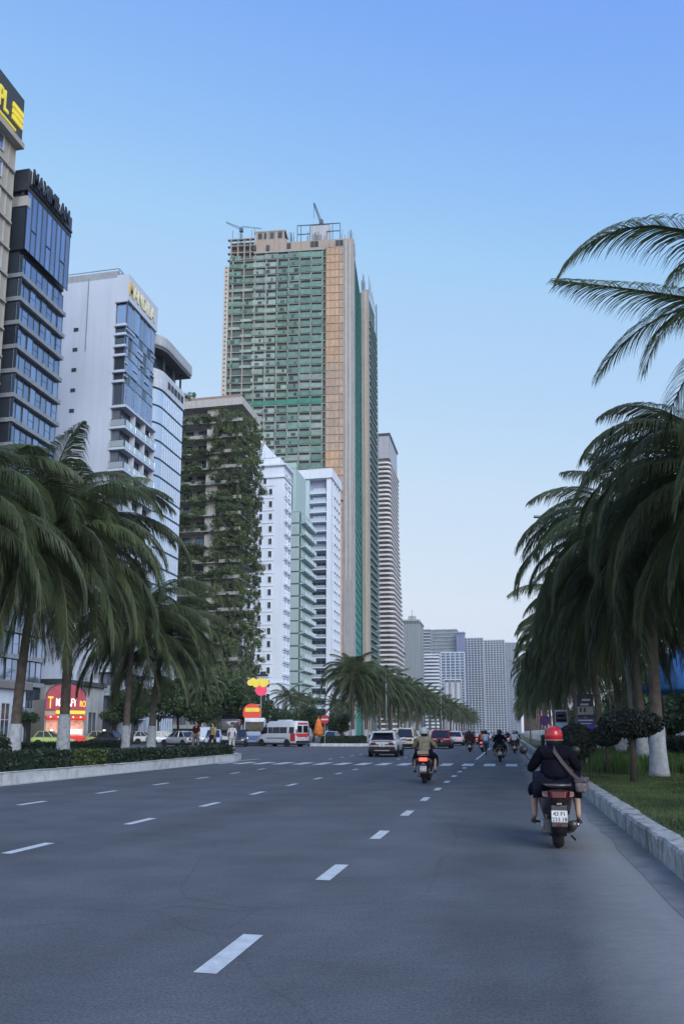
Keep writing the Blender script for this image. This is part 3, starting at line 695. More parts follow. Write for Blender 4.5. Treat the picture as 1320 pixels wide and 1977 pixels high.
# --- far towers along the avenue
def far_tower(name, label, xl, xr, ytop, Y, style, D=30, pitch=3.3, nb=6, colr=(.42, .45, .5), coreD=(.13, .15, .18), curve=0, ybase=1414):
    a = at(xl, 1330, Y); c = at(xr, 1330, Y); H = at((xl + xr) / 2, ytop, Y).z; W = c.x - a.x
    b = Bld(name, label, c.x, Y, 'tower')
    cm_ = M(name + '_core_' + str(round(coreD[0] * 100)), coreD, .35, metal=.2, var=.3, scale=.08); wm_ = M(name + '_wall_%d' % int(colr[0] * 100), colr, .75, var=.06, scale=.05, streak=.08)
    b.box('core', -W + .4, -.4, .6, D, 0, H - .5, cm_)
    b.box('roof', -W - .2, .2, -.2, D + .2, H - .49, H + .8, wm_)
    n = int(H / pitch)
    n = min(n, 60)
    if style in ('slab', 'grid', 'curve'):
        for k in range(n):
            z = H - pitch * (k + 1)
            if z < 0: break
            if style == 'curve':
                P = [(-W + W * i / 8, -1.8 * math.sin(math.pi * i / 8)) for i in range(9)] + [(0, D), (-W, D)]
                mk('balcony_slab', MB().prism(P, z, z + 1.5), wm_, b.r)
            else: b.box('balcony_slab', -W, 0, -.5, D, z, z + (1.25 if style == 'slab' else .7), wm_)
    if style in ('pier', 'grid'):
        for i in range(nb + 1):
            x = -W + W * i / nb; wd = .5 if style == 'pier' else .9
            b.box('pier', x - wd / 2, x + wd / 2, -.75 if style == 'grid' else -.35, .58, 0, H - .52, wm_)
    if style == 'pier':
        for i in range(nb): b.box('wall_panel', -W + W * (i + .18) / nb, -W + W * (i + .82) / nb, -.1, .58, 0, H - 3, M(name + '_panel', tuple(c_ * .82 for c_ in colr), .7, streak=.15))
    return b, W, H
b, W, H = far_tower('grey_ribbed_tower', 'grey office tower with vertical ribs right of the ringed tower', 766, 810, 1198, 640, 'pier', 40, nb=9, colr=(.33, .36, .38), coreD=(.10, .12, .14))
b.box('opening', -W + 2, -W + 7, -.5, -.36, H - 55, H - 51, dark); b.box('opening', -W + 2, -W + 7, -.5, -.36, H - 30, H - 26.5, dark)
b.box('antenna', -6, -5.7, 2, 2.3, H + .8, H + 9, mullion); b.box('roof_tank', -9, -3, 2, 8, H + .81, H + 4, greyw)
far_tower('white_curved_tower', 'white tower with bowed balcony bands left of the grey slab block', 809, 848, 1264, 760, 'curve', 25, colr=(.66, .69, .76), coreD=(.14, .17, .22))
far_tower('grey_stepped_tower', 'small grey block with a rounded head above the white bowed balconies', 811, 832, 1216, 830, 'slab', 18, colr=(.42, .46, .50))
far_tower('grey_slab_block', 'wide flat roofed grey block, tallest of the distant row', 834, 884, 1216, 1060, 'slab', 30, pitch=5, colr=(.30, .34, .36), coreD=(.20, .23, .27))
far_tower('violet_block', 'narrow violet blue block beside the flat roofed grey block', 883, 899, 1221, 1050, 'pier', 20, nb=3, colr=(.26, .29, .50))
far_tower('pale_tower', 'pale tower with a plain white lower wall before the grey slab block', 852, 897, 1260, 950, 'grid', 25, nb=5, colr=(.58, .64, .74), coreD=(.13, .17, .25))
b, W, H = far_tower('white_ribbed_block', 'low white block with small square windows at the foot of the pale tower', 857, 890, 1312, 900, 'pier', 20, nb=3, colr=(.62, .65, .70))
far_tower('lattice_tower', 'blue grey balcony tower, left half of the widest distant pair', 898, 934, 1232, 1120, 'grid', 40, nb=6, colr=(.52, .57, .66), coreD=(.06, .075, .11))
far_tower('lattice_tower', 'blue grey balcony tower with a raised roof box, right half of the widest distant pair', 931, 976, 1236, 1150, 'grid', 40, nb=8, colr=(.55, .60, .68), coreD=(.07, .085, .12))
far_tower('hazy_tower', 'hazy end tower half hidden by the right palms', 975, 1003, 1241, 1300, 'grid', 30, nb=4, colr=(.38, .43, .50), coreD=(.20, .24, .30))

# --- low buildings and shops behind the left median
def sp(px, py, Y): v = at(px, py, Y); return v
b = Bld('low_white_shop', 'pale low shop with a grey roof behind the left palms', -49.2, 68)
b.box('wall', -9, 0, 0, 6.6, 0, 5.8, white); b.box('roof', -9.3, .5, -.4, 7.0, 5.81, 6.5, M('roof_sheet', (.22, .19, .19), .7))
b.pX('door', E_win(1.6, 2.6, .1, M('teal_frame', (.05, .22, .20), .5), glassd, 2, 1), 5.2, .05, .01)
for v in (1.2, 3.2): b.pX('window', E_win(1.5, 3.4, .1, frw, glassd, 2, 2), v, 1.0, .01)
redf = M('red_facade', (.42, .07, .10), .5, emis=.06); rlit = M('red_glow', (.7, .05, .04), .4, emis=.25); wlit = M('white_lit_letters', (1, .95, .9), .4, emis=.8); ylit = M('yellow_lit_letters', (.9, .55, .08), .4, emis=.55)  # facade, counter and awning glow by themselves, standing in for shop light
sh = root('red_shop', 'red shop with an arched front, glowing white and yellow letters and bright goods', 'shop', (-50.2, 84, 0), R(50))
P = [(-3.6, 4.0), (3.6, 4.0), (3.6, 5.6)] + [(3.6 * math.cos(math.pi * k / 10), 5.6 + 1.5 * math.sin(math.pi * k / 10)) for k in range(1, 10)] + [(-3.6, 5.6)]
sh.scale = (.64, .8, 1); mk('facade', MB().loft([[(x, y, z) for x, z in P] for y in (-.25, 0)]), redf, sh)
mk('wall', MB().box(-3.6, 3.6, .01, 6, 0, 5.2), beige, sh)
mk('facade_edge', MB().tube([(3.6 * math.cos(math.pi * k / 14), -.26, 5.6 + 1.5 * math.sin(math.pi * k / 14)) for k in range(15)], .09, 6), darkw, sh)
text('sign_lettering', 'MARAFY', 1.25, wlit, sh, (-1.9, -.3, 4.45), (R(90), 0, 0), .06, sx=.8)
text('sign_lettering', 'T', 1.9, ylit, sh, (-3.3, -.3, 4.2), (R(90), 0, 0), .06, sx=.8); text('sign_lettering', 'RO', 1.0, ylit, sh, (2.45, -.3, 4.4), (R(90), 0, 0), .06, sx=.8)
mk('sign_strip', MB().box(-1.8, 3.5, -.4, -.26, 3.55, 3.95), ylit, sh)
for k in range(5): mk('shop_lamp', MB().lathe([(.02, .3), (.16, .2), (.2, 0), (.02, -.02)], 8, c=(-2.8 + k * 1.35, -.6, 3.0)), wlit, sh)
mk('shop_counter', MB().box(-3.2, 3.4, -.9, -.1, 0, 1.0), rlit, sh); mk('lit_panel', MB().box(-3.3, 3.4, -.12, -.02, 1.02, 2.9), M('lit_interior', (.75, .38, .28), .5, emis=.28, var=.5, scale=2.5), sh)
mk('lit_banner', MB().box(-.6, 2.8, -.98, -.91, 1.25, 1.8), wlit, sh)
mk('awning', MB().face([(-3.6, -.05, 3.4), (3.6, -.05, 3.4), (3.6, -1.1, 3.0), (-3.6, -1.1, 3.0)]).face([(-3.6, -.05, 3.34), (3.6, -.05, 3.34), (3.6, -1.1, 2.94), (-3.6, -1.1, 2.94)]), rlit, sh, fix=False)
b = Bld('low_grey_hall', 'low grey hall behind the parked vehicles left of the junction', -54.9, 90.5)
b.box('wall', -9, 0, 0, 11, 0, 7.5, greyw); b.box('roof', -9.2, .4, -.3, 11.2, 7.51, 8.1, darkw)
for v in (2, 5, 8): b.pX('window', E_win(2.2, 3, .1, frw, glassd, 2, 1), v, 1.2, .01)
b = Bld('low_beige_house', 'beige low house seen between the two nearest palm trunks', -52, 60)
b.box('wall', -6, 0, 0, 6.4, 0, 9.0, M('old_beige', (.26, .22, .19), .85, streak=.3)); b.box('roof', -6.2, .3, -.3, 6.7, 9.01, 9.5, darkw)
for v in (1.6, 4.6):
    for z in (1, 4.6): b.pX('window', E_win(1.4, 2.0, .1, frw, glassd, 2, 1), v, z, .01)
text('sign_lettering', 'K', 1.6, wlit, b.r, (.05, 2.4, 4.0), (R(90), 0, R(90)), .05)

# stacked pole sign before the ornate hotel
p_ = at(503, 1400, 97)
ps = root('pole_sign', 'pole sign stacking a yellow cloud, a pink disc and a red and yellow roundel', 'sign', (p_.x, p_.y, 0), R(14))
mk('pole', MB().tube([(0, 0, 0), (0, 0, at(503, 1340, 97).z)], .09), steel, ps)
za = at(490, 1376, 97).z; zb_ = at(503, 1332, 97).z; zc = at(496, 1318, 97).z
rdl = M('sign_red_lit', (.65, .06, .04), .4, emis=.25); pnk = M('sign_pink_lit', (.75, .05, .12), .4, emis=.3); yll = M('sign_yellow_soft', (.75, .60, .08), .4, emis=.2)
mk('roundel', MB().lathe([(.02, -.12), (1.15, -.12), (1.15, .12), (.02, .12)], 24, axis='y', c=(-1.1, 0, za)), rdl, ps)
mk('roundel_band', MB().box(-1.95, -.15, -.2, .2, za + .1, za + .6), yll, ps)
mk('arm', MB().box(-1.1, 0, -.05, .05, za + .9, za + 1.05), steel, ps)
mk('disc', MB().lathe([(.02, -.1), (.75, -.1), (.75, .1), (.02, .1)], 20, axis='y', c=(0, 0, zb_)), pnk, ps)
cl = MB()
for k in range(7): cl.lathe([(.02, -.09 - k * .01), (.42, -.09 - k * .01), (.42, .09 + k * .01), (.02, .09 + k * .01)], 12, axis='y', c=(-1.35 + k * .32, 0, zc + .22 * math.sin(k * 2.1)))
mk('cloud', cl, yll, ps)

# ------------------------------------------------------------------ palms
def frond(elev0, bend, n, width, seed, L=5.0, leaf=.95, mat=None, name='frond', hang=1.0, fine=False):
    rnd = random.Random(seed); m = MB(); pts = []; p = Vector((0, 0, 0)); S = 26
    side = rnd.uniform(-.25, .25)
    for i in range(S + 1):
        s = i / S; e = R(elev0 - bend * s ** 1.25); az = side * s * s
        t = Vector((math.cos(e) * math.cos(az), math.cos(e) * math.sin(az), math.sin(e)))
        pts.append((p.copy(), t)); p += t * (L / S)
    def ev(s):
        q = min(s * S, S - 1e-6); i = int(q); f = q - i; return pts[i][0].lerp(pts[i + 1][0], f), pts[i][1].lerp(pts[i + 1][1], f).normalized()
    m.tube([q[0] for q in pts[::3]] , [.055 * (1 - .88 * i / 8) for i in range(len(pts[::3]))], 5, 1)
    for k in range(n):
        s = .14 + .86 * (k + rnd.uniform(-.3, .3)) / n; s = min(max(s, .12), .995); o, t = ev(s)
        ll = leaf * (.45 + .75 * math.sin(math.pi * min(1, (s * .86 + .14)) ** .9)) * rnd.uniform(.85, 1.12) * (.62 if s > .93 else 1)
        sd = Vector((-t.y, t.x, 0)); sd = sd.normalized() if sd.length > 1e-3 else Vector((0, 1, 0)); upv = sd.cross(t) * -1
        a = R(38 + 34 * s)
        for g in (-1, 1):
            if rnd.random() < .035: continue
            d = (sd * g * math.cos(a) + t * math.sin(a) + upv * .22).normalized()
            dn = Vector((rnd.uniform(-.12, .12), rnd.uniform(-.12, .12), -1)) * hang
            if fine:
                P = [o]; wv = (t * .9 + upv * .35 + Vector((rnd.uniform(-.3, .3),) * 3)).normalized() * width * .5
                for j in range(5): P.append(P[-1] + (d * (1 - .13 * j) + dn * (.10 + .27 * j)).normalized() * ll * .21)
                for j in range(5):
                    w0, w1 = (1, 1, .9, .7, .4, .08)[j], (1, 1, .9, .7, .4, .08)[j + 1]; m.face([P[j] - wv * w0, P[j] + wv * w0, P[j + 1] + wv * w1, P[j + 1] - wv * w1])
                continue
            d1 = (d + dn * .25).normalized(); d2 = (d * .75 + dn * .8).normalized(); d3 = (d * .32 + dn * 1.1).normalized()
            q0 = o; q1 = q0 + d1 * ll * .33; q2 = q1 + d2 * ll * .36; q3 = q2 + d3 * ll * .36
            wv = (t * .9 + upv * .35 + Vector((rnd.uniform(-.3, .3),) * 3)).normalized() * width * .5
            m.face([q0 - wv * .5, q0 + wv * .5, q1 + wv, q1 - wv]); m.face([q1 - wv, q1 + wv, q2 + wv * .75, q2 - wv * .75]); m.face([q2 - wv * .75, q2 + wv * .75, q3])
    return m.mesh(name, [mat or palmleaf, rachis])
VAR = [(82, 84), (70, 112), (58, 126), (46, 130), (32, 124), (18, 114), (2, 98), (-14, 80), (-32, 58)]
FR_N = [[frond(e, bd, 165, .027, 100 + i * 10 + j, hang=.72, leaf=1.12) for j in range(2)] for i, (e, bd) in enumerate(VAR)]
FR_M = [[frond(e, bd, 80, .046, 300 + i, hang=.8, leaf=1.05)] for i, (e, bd) in enumerate(VAR)]
VAR0 = [(84, 62), (70, 92), (56, 98), (42, 100), (28, 92), (10, 86), (-6, 74), (-24, 56), (-44, 36)]
FR_O = [[frond(e, bd, 115, .026, 700 + i * 10 + j, hang=.75, leaf=.92, fine=True) for j in range(2)] for i, (e, bd) in enumerate(VAR0)]
CUST = [frond(64, 132, 150, .026, 901, hang=.7, leaf=.8, fine=True), frond(14, 16, 140, .026, 902, hang=.65, leaf=.9, fine=True), frond(34, 40, 120, .026, 903, hang=.65, leaf=.9, fine=True)]
DEAD = [frond(-58, 26, 80, .045, 500, mat=palmold, leaf=.8)]
def crown_mesh(seed, n=24, pairs=30, width=.11):
    rnd = random.Random(seed); m = MB()
    for k in range(n):
        i = min(len(VAR) - 1, int(k / n * len(VAR))); e, bd = VAR[i]
        f = MB(); me = frond(e + rnd.uniform(-6, 6), bd, pairs, width, seed * 50 + k); az = k * 2.4 + rnd.uniform(-.3, .3); M3 = Matrix.Rotation(az, 3, 'Z'); b0 = len(m.v)
        m.v += [tuple(M3 @ v.co) for v in me.vertices]
        for pl in me.polygons: m.f.append(tuple(b0 + q for q in pl.vertices)); m.m.append(pl.material_index)
        bpy.data.meshes.remove(me)
    return m.mesh('crown', [palmleaf, rachis])
FAR_CROWNS = [crown_mesh(s) for s in (1, 2, 3)]
def trunk_mesh(h, r0, r1, lean, mat, z0=0.0, seg=12, rings=True, seed=0):
    m = MB().smooth(); rnd = random.Random(seed); n = max(6, int(h / (.14 if rings else .6))); path = []; rad = []
    for i in range(n + 1):
        t = i / n; path.append((lean[0] * t * t, lean[1] * t * t, z0 + (h - z0) * t if z0 else h * t)); rad.append((r0 + (r1 - r0) * min(1, t * 1.4)) * (1 + (.05 if rings and i % 2 else 0)) + (.06 * max(0, 1 - t * 9) if z0 == 0 else 0))
    return m.tube(path, rad, seg).mesh('trunk', mat)
PG = 'coconut palms lining the avenue'
def palm(X, Y, hub, L, nf, label, z0=.27, lod=0, lean=(0, 0), seed=0, wash=1.5, fat=.19, skip=None, tilt=None, extra=()):
    rnd = random.Random(seed * 7 + 3); r = root('coconut_palm', label, 'palm tree', (X, Y, z0), group=PG); h = hub - z0; near = lod <= 0
    tm = recalc(trunk_mesh(h, fat, fat * .68, lean, bark, seed=seed, seg=12 if near else 8, rings=near)); link('trunk', tm, r)
    wm = MB().smooth(); wm.tube([(lean[0] * (z / h) ** 2, lean[1] * (z / h) ** 2, z) for z in (0, .12, .3, wash * .5, wash)], [fat * 1.1 + .085, fat * 1.1 + .07, fat * 1.1 + .05, fat * 1.07 + .025, fat * 1.04 + .015], 14)
    link('whitewash', recalc(wm.mesh('whitewash', lime)), r)
    if lod == 2:
        link('crown', FAR_CROWNS[seed % 3], r, (lean[0], lean[1], h), rnd.uniform(0, 6.28), (L / 5,) * 3); return r
    bt = MB().smooth().lathe([(.02, -.75), (fat * .8, -.7), (fat * 1.25, -.25), (fat * 1.0, .15), (.03, .5)], 10, c=(lean[0], lean[1], h)); mk('leaf_sheath', bt, M('palm_fibre', (.09, .07, .05), .9, bump=.5, scale=8), r)
    FR = FR_O if lod == -1 else (FR_N if lod == 0 else FR_M)
    for k in range(nf):
        t = k / nf; i = min(len(VAR) - 1, int(t ** .9 * len(VAR))); az = k * 2.39996 + rnd.uniform(-.25, .25) + seed
        s = L / 5 * rnd.uniform(.88, 1.08) * (.85 if t < .1 else 1)
        if lod == -1 and t < .8 and abs(((math.degrees(az) - 180 + 180) % 360) - 180) < 48: continue
        link('frond', rnd.choice(FR[i]), r, (lean[0], lean[1], h + rnd.uniform(-.1, .1)), az, (s, s, s * rnd.uniform(.92, 1.05)))
    for az, i, s in extra: link('frond', CUST[i - 100] if i >= 100 else FR[i][0], r, (lean[0], lean[1], h), R(az), (s * L / 5,) * 3)
    for k in range(2 if near else 0): link('frond', DEAD[0], r, (lean[0], lean[1], h - .2), rnd.uniform(0, 6.28), (L / 5 * .8,) * 3)
    if near and seed % 2:
        for k in range(4):
            a = rnd.uniform(0, 6.28); mk('coconut', MB().smooth().lathe([(.01, -.13), (.09, -.09), (.12, 0), (.09, .09), (.01, .13)], 10, c=(lean[0] + .28 * math.cos(a), lean[1] + .28 * math.sin(a), h - .35)), M('coconut_husk', (.12, .14, .04), .6), r)
    return r
# near left median
palm(-18.3, 27.2, 9.0, 6.2, 38, 'big palm nearest the left edge, its dark trunk left of the red shop', lean=(.6, .2), seed=1, fat=.205, extra=tuple((a_, 7 + a_ % 2, 1.08) for a_ in (200, 235, 262, 281, 300, 321, 340)))
palm(-17.7, 29.6, 9.5, 5.9, 40, 'big palm whose trunk crosses the red shop front', lean=(-.2, .3), seed=2, fat=.215, wash=1.9, extra=tuple((a_, 7 + a_ % 2, 1.08) for a_ in (200, 235, 262, 281, 300, 321, 340)))
palm(-18.0, 35.6, 6.7, 4.8, 40, 'slimmer palm right of the red shop on the grass median', lean=(.2, 0), seed=3, fat=.17, wash=1.5)
palm(-18.1, 38.6, 6.3, 4.6, 38, 'short palm last before the head of the near median', lean=(.4, .2), seed=4, fat=.2, wash=1.5)
palm(-19.2, 22.6, 8.6, 6.4, 32, 'palm standing just outside the left edge whose fronds hang in', lean=(.4, .3), seed=5, fat=.24)
# right lawn
ORD = ('second', 'third', 'fourth', 'fifth', 'sixth', 'seventh', 'eighth', 'ninth', 'tenth', 'eleventh', 'twelfth')
palm(4.55, 12.5, 7.9, 4.0, 34, 'palm just outside the right edge whose high fronds arch in against the sky', lod=-1, lean=(-.1, .3), seed=6, fat=.2, extra=((195, 100, 1.16), (192, 101, .93), (215, 5, .9), (226, 4, .9), (236, 3, .9), (150, 3, .9), (232, 6, .9)))
palm(4.95, 17.9, 6.9, 4.2, 40, 'palm hidden outside the right edge whose broad low fronds hang above the topiary', lean=(-.1, .2), seed=67, fat=.19, extra=((178, 3, 1.0), (190, 4, 1.0), (200, 2, 1.0), (168, 5, .95)))
palm(5.6, 8.6, 8.9, 4.0, 18, 'tall palm nearest the camera outside the right edge, one frond tip showing high up', lod=-1, lean=(-.1, .2), seed=66, fat=.2)
palm(3.95, 23.3, 6.7, 4.7, 50, 'palm with a whitewashed trunk foot beside the flat topped topiary', lean=(.1, .2), seed=7, fat=.18, wash=1.45, extra=((165, 2, 1.0), (190, 4, 1.05), (172, 6, 1.0), (205, 6, .9), (150, 5, 1.0), (262, 6, .9), (280, 5, 1), (240, 7, 1), (255, 8, 1.05), (220, 8, 1.0), (285, 8, 1.0), (300, 7, 1)))
rl = [(4.5, 29.5, 6.6, 4.6, 8), (4.5, 35, 6.3, 4.6, 9), (4.3, 41, 6.7, 4.8, 10), (4.1, 47, 6.5, 4.6, 11), (4.2, 53, 6.6, 4.6, 12), (4.0, 59, 6.6, 4.5, 13), (4.1, 65, 6.7, 4.5, 14), (4.0, 72, 6.8, 4.5, 15), (4.2, 79, 6.9, 4.5, 16), (4.2, 86, 7, 4.5, 17), (7.4, 31.5, 7.0, 4.8, 18), (7.6, 26.4, 7.2, 4.8, 19)]
for q, (x, y, h, L, s) in enumerate(rl):
    palm(x, y, h, L, 38, ('palm standing %s in the right lawn row counted from the whitewashed one at the topiary' % ORD[q]) if q < 10 else 'extra palm set back behind the right lawn row, %s of its pair' % ('farther', 'nearer')[q - 10], lod=0 if q < 2 else 1, seed=s, lean=(-.2, .1), fat=.17)
for q in range(16): palm(4.1, 92 + q * 9, 7.0 + .4 * math.sin(q), 4.0, 0, 'distant palm at the far end of the right lawn row', lod=2, seed=20 + q)
for q in range(9): palm(11.5 + (q % 2), 33 + q * 8, 7.5 + .5 * math.sin(q * 2), 4.0, 16, 'palm on the promenade beside the parked cars, %s from the near end' % (('first',) + ORD)[q], z0=.22, lod=1, seed=40 + q, fat=.16)
palm(9.3, 41, 4.6, 2.4, 18, 'small bushy palm under the blue canopy at the right edge', z0=.25, lod=1, seed=49, fat=.13, wash=.8)
# far median, beyond the junction
palm(-17.0, 87.5, 7.6, 4.8, 36, 'first palm of the far median, in front of its row', lod=0, seed=60, fat=.2)
for q in range(11):
    palm(-16.2 - (q % 2) * 2.6, 91 + q * 5.2, 7.6 + .35 * math.sin(q * 1.7), 4.7, 30, 'palm standing %s in the dense row of the far median' % ORD[q], lod=1, seed=61 + q, fat=.18)
for q in range(34):
    palm(-15.8 - (q % 2) * 3.2, 149 + q * 7, 7.8 + .5 * math.sin(q * 1.7), 4.4, 0, 'distant palm at the far end of the far median row', lod=2, seed=80 + q)
for q in range(20):
    palm(-40 - (q % 3) * 1.5, 100 + q * 14, 7.5, 4.2, 0, 'palm along the footway before the distant hotels', z0=.16, lod=2, seed=120 + q)

# ------------------------------------------------------------------ broadleaf trees, hedges, topiary, grass
def crown(n, rx, ry, rz, mat, seed, size=.3, lumps=14):
    rnd = random.Random(seed); m = MB(); L = []
    for _ in range(lumps):
        d = Vector((rnd.gauss(0, 1), rnd.gauss(0, 1), rnd.gauss(0, 1))).normalized(); q = rnd.uniform(.35, .8); L.append((Vector((d.x * rx * q, d.y * ry * q, d.z * rz * q)), rnd.uniform(.28, .5)))
    for _ in range(n):
        c, k = rnd.choice(L); d = Vector((rnd.gauss(0, 1), rnd.gauss(0, 1), rnd.gauss(0, 1))).normalized() * k * rnd.random() ** .33
        p = c + Vector((d.x * rx, d.y * ry, d.z * rz)); a = Vector((rnd.gauss(0, 1), rnd.gauss(0, 1), rnd.gauss(0, .7))).normalized(); u = a.cross(Vector((rnd.gauss(0, 1), rnd.gauss(0, 1), rnd.gauss(0, 1)))).normalized(); s = size * rnd.uniform(.6, 1.3)
        m.face([p - a * s * .5, p + u * s * .28, p + a * s * .5, p - u * s * .28])
    return m.mesh('crown', mat)
TC = [crown(5200, 3.4, 3.4, 2.7, leafA, s, .34) for s in (1, 2)]
def tree(X, Y, h, s, label, mesh, z0=0, group=None, tr=.16):
    r = root('leafy_tree', label, 'tree', (X, Y, z0), group=group)
    m = MB().smooth().tube([(0, 0, 0), (.1, 0, h * .3), (-.05, .1, h * .6)], [tr * 1.3, tr, tr * .75], 9)
    for k in range(5):
        a = k * 1.3; m.tube([(-.02, .05, h * (.45 + .03 * k)), (math.cos(a) * s * 1.2, math.sin(a) * s * 1.2, h * .78), (math.cos(a) * s * 2.0, math.sin(a) * s * 2.0, h * 1.0)], [tr * .55, tr * .35, tr * .12], 6)
    mk('trunk', m, wood, r); link('crown', mesh, r, (0, 0, h), X * 3.1, (s, s, s)); return r
tree(-40.5, 108, 6.3, 1.25, 'dark broad tree under the planted tower, behind the grey van', TC[0])
tree(-37.5, 113, 5.9, 1.1, 'dark leafy tree left of the stacked pole sign', TC[1])
tree(-44.5, 103, 7.0, 1.3, 'tall dark tree before the planted tower, left of the others', TC[1])
tree(-44.5, 89.5, 5.2, .9, 'dark tree just right of the red shop, behind the slim palm', TC[1])
tree(-43.0, 93.5, 5.6, 1.05, 'dark tree behind the crossing silver sedan', TC[0])
tree(-39.5, 98.5, 5.2, 1.0, 'dark tree standing behind the pale blue SUV', TC[1])
tree(-49.6, 100, 5.5, 1.0, 'leafy tree left of the hall behind the silver car', TC[0])
tree(-47.6, 96, 4.4, .8, 'small tree right of the red shop behind parked vehicles', TC[0])
tree(-49.0, 74.5, 3.2, .42, 'round dark small tree before the pale low shop', TC[1], .16, tr=.08)
tree(-46.2, 88.0, 3.3, .5, 'low round tree at the right corner of the red shop', TC[0], tr=.08)
tree(-30, 122, 3.4, .75, 'low bushy tree behind the roof of the white minibus', TC[0])
tree(-26, 121, 3.4, .8, 'spreading shrub tree right of the minibus roof', TC[1])
tree(-34.5, 120, 3.6, .7, 'bushy tree under the pole sign roundel', TC[1])
for q, (x, y) in enumerate(((-46, 130), (-47, 141), (-46, 152), (-46.5, 165), (-46, 180), (-47, 197), (-46, 215))): tree(x, y, 5, 1.0, 'street tree in the row at the foot of the hotels beyond the pole sign', TC[q % 2], .16, group='street trees before the hotels')
for q in range(13): tree(16.5 + (q % 3) * 2.5, 24 + q * 6.5, 4.4, 1.55, 'broad tree in the dark belt beyond the promenade', TC[q % 2], .0, group='trees between promenade and beach')
for q in range(8): tree(16 + (q % 3) * 2, 110 + q * 22, 5.5, 1.3, 'broad tree in the far belt beyond the promenade', TC[q % 2], .0, group='trees between promenade and beach')

def hedge(name, label, x0, x1, y0, y1, z0, z1, n, mat=None, size=.11, sd=1):
    mat = mat or leafB; rnd = random.Random(sd); m = MB(); r = root(name, label, 'hedge', ((x0 + x1) / 2, (y0 + y1) / 2, z0)); dx, dy, h = (x1 - x0) / 2, (y1 - y0) / 2, z1 - z0
    m.box(-dx + .08, dx - .08, -dy + .08, dy - .08, 0, h - .07)
    for _ in range(n):
        f = rnd.random(); A = (2 * dx * 2 * dy, 2 * dy * h * 2, 2 * dx * h * 2); t = f * sum(A)
        if t < A[0]: p = Vector((rnd.uniform(-dx, dx), rnd.uniform(-dy, dy), h + rnd.gauss(-.02, .035)))
        elif t < A[0] + A[1]: p = Vector((rnd.choice((-1, 1)) * (dx + rnd.gauss(-.03, .035)), rnd.uniform(-dy, dy), rnd.uniform(0, h)))
        else: p = Vector((rnd.uniform(-dx, dx), rnd.choice((-1, 1)) * (dy + rnd.gauss(-.03, .035)), rnd.uniform(0, h)))
        a = Vector((rnd.gauss(0, 1), rnd.gauss(0, 1), rnd.gauss(0, 1))).normalized(); u = a.cross(Vector((rnd.gauss(0, 1), rnd.gauss(0, 1), rnd.gauss(0, 1)))).normalized(); s = size * rnd.uniform(.6, 1.4)
        m.face([p - a * s * .5, p + u * s * .3, p + a * s * .5, p - u * s * .3])
    mk('foliage', m, mat, r, fix=False); return r
hedge('clipped_hedge', 'long dark clipped hedge behind the left kerb, nearest stretch', -15.35, -14.3, 6, 24.6, .3, .86, 9000, sd=1)
hedge('clipped_hedge', 'dark clipped hedge behind the left kerb running to the median head', -15.35, -14.3, 27.0, 40.6, .3, .76, 9000, sd=2)
hedge('yellow_green_shrub', 'yellow green clipped shrub filling the gap between two dark hedges', -15.3, -14.35, 24.65, 26.95, .3, .80, 2200, leafD, sd=3)
hedge('clipped_hedge', 'dark hedge at the back edge of the near median', -21.3, -20.4, 10, 41, .3, .98, 8000, sd=4)
hedge('clipped_hedge', 'low dark hedge across the median behind the first palms', -20.2, -17.0, 31.6, 32.5, .3, .72, 2000, sd=5)
hedge('clipped_hedge', 'hedge at the head of the far median in front of the palms', -20.0, -15.2, 84.6, 86.2, .27, 1.0, 3500, sd=6, size=.16)
hedge('clipped_hedge', 'long hedge running along the far median below the palms', -20.4, -19.4, 88, 150, .27, .95, 6000, sd=7, size=.22)
hedge('clipped_hedge', 'dark green hedge on the right lawn behind the round parking sign', 2.9, 4.0, 48, 78, .25, 1.15, 7000, sd=8, size=.16)
hedge('clipped_hedge', 'dark hedge along the promenade side of the right lawn', 8.2, 9.3, 14, 60, .25, 1.2, 9000, sd=9, size=.16)
def ball(name, label, X, Y, z0, zc, rx, rz, n, mat, stem=.05, size=.12, sd=0, flat=False):
    rnd = random.Random(sd); r = root(name, label, 'topiary', (X, Y, z0)); m = MB(); c = zc - z0
    m.lathe([(.02, c - rz * .85), (rx * .55, c - rz * .7), (rx * .88, c), (rx * .6, c + rz * .65), (.02, c + rz * .85)], 14)
    for _ in range(n):
        d = Vector((rnd.gauss(0, 1), rnd.gauss(0, 1), rnd.gauss(0, 1))).normalized() * rnd.uniform(.84, 1.06); p = Vector((d.x * rx, d.y * rx, c + d.z * rz))
        a = Vector((rnd.gauss(0, 1), rnd.gauss(0, 1), rnd.gauss(0, 1))).normalized(); u = a.cross(Vector((rnd.gauss(0, 1), rnd.gauss(0, 1), rnd.gauss(0, 1)))).normalized(); s = size * rnd.uniform(.6, 1.4)
        m.face([p - a * s * .5, p + u * s * .3, p + a * s * .5, p - u * s * .3])
    mk('foliage', m, mat, r, fix=False)
    if stem: mk('trunk', MB().smooth().tube([(0, 0, -.02), (.02, .01, c * .5), (0, 0, c - rz * .5)], [stem * 1.4, stem, stem * .9], 8), wood, r)
    return r
ball('topiary_tree', 'dark flat topped topiary tree on a single stem on the right lawn', 2.93, 20.8, .25, 1.66, .74, .34, 7000, leafK, .07, .065, 1)
ball('topiary_tree', 'round dark topiary right behind the rider with the red helmet', 2.15, 27.5, .25, 1.15, .62, .58, 6000, leafK, .06, .065, 2)
ball('topiary_tree', 'dark topiary tree cut by the right edge', 4.75, 20.2, .25, 1.45, .50, .42, 5000, leafK, .05, .06, 3)
ball('topiary_tree', 'small dark topiary between the round one and the flat topped one', 2.75, 24.6, .25, 1.35, .42, .30, 4500, leafK, .05, .06, 5)
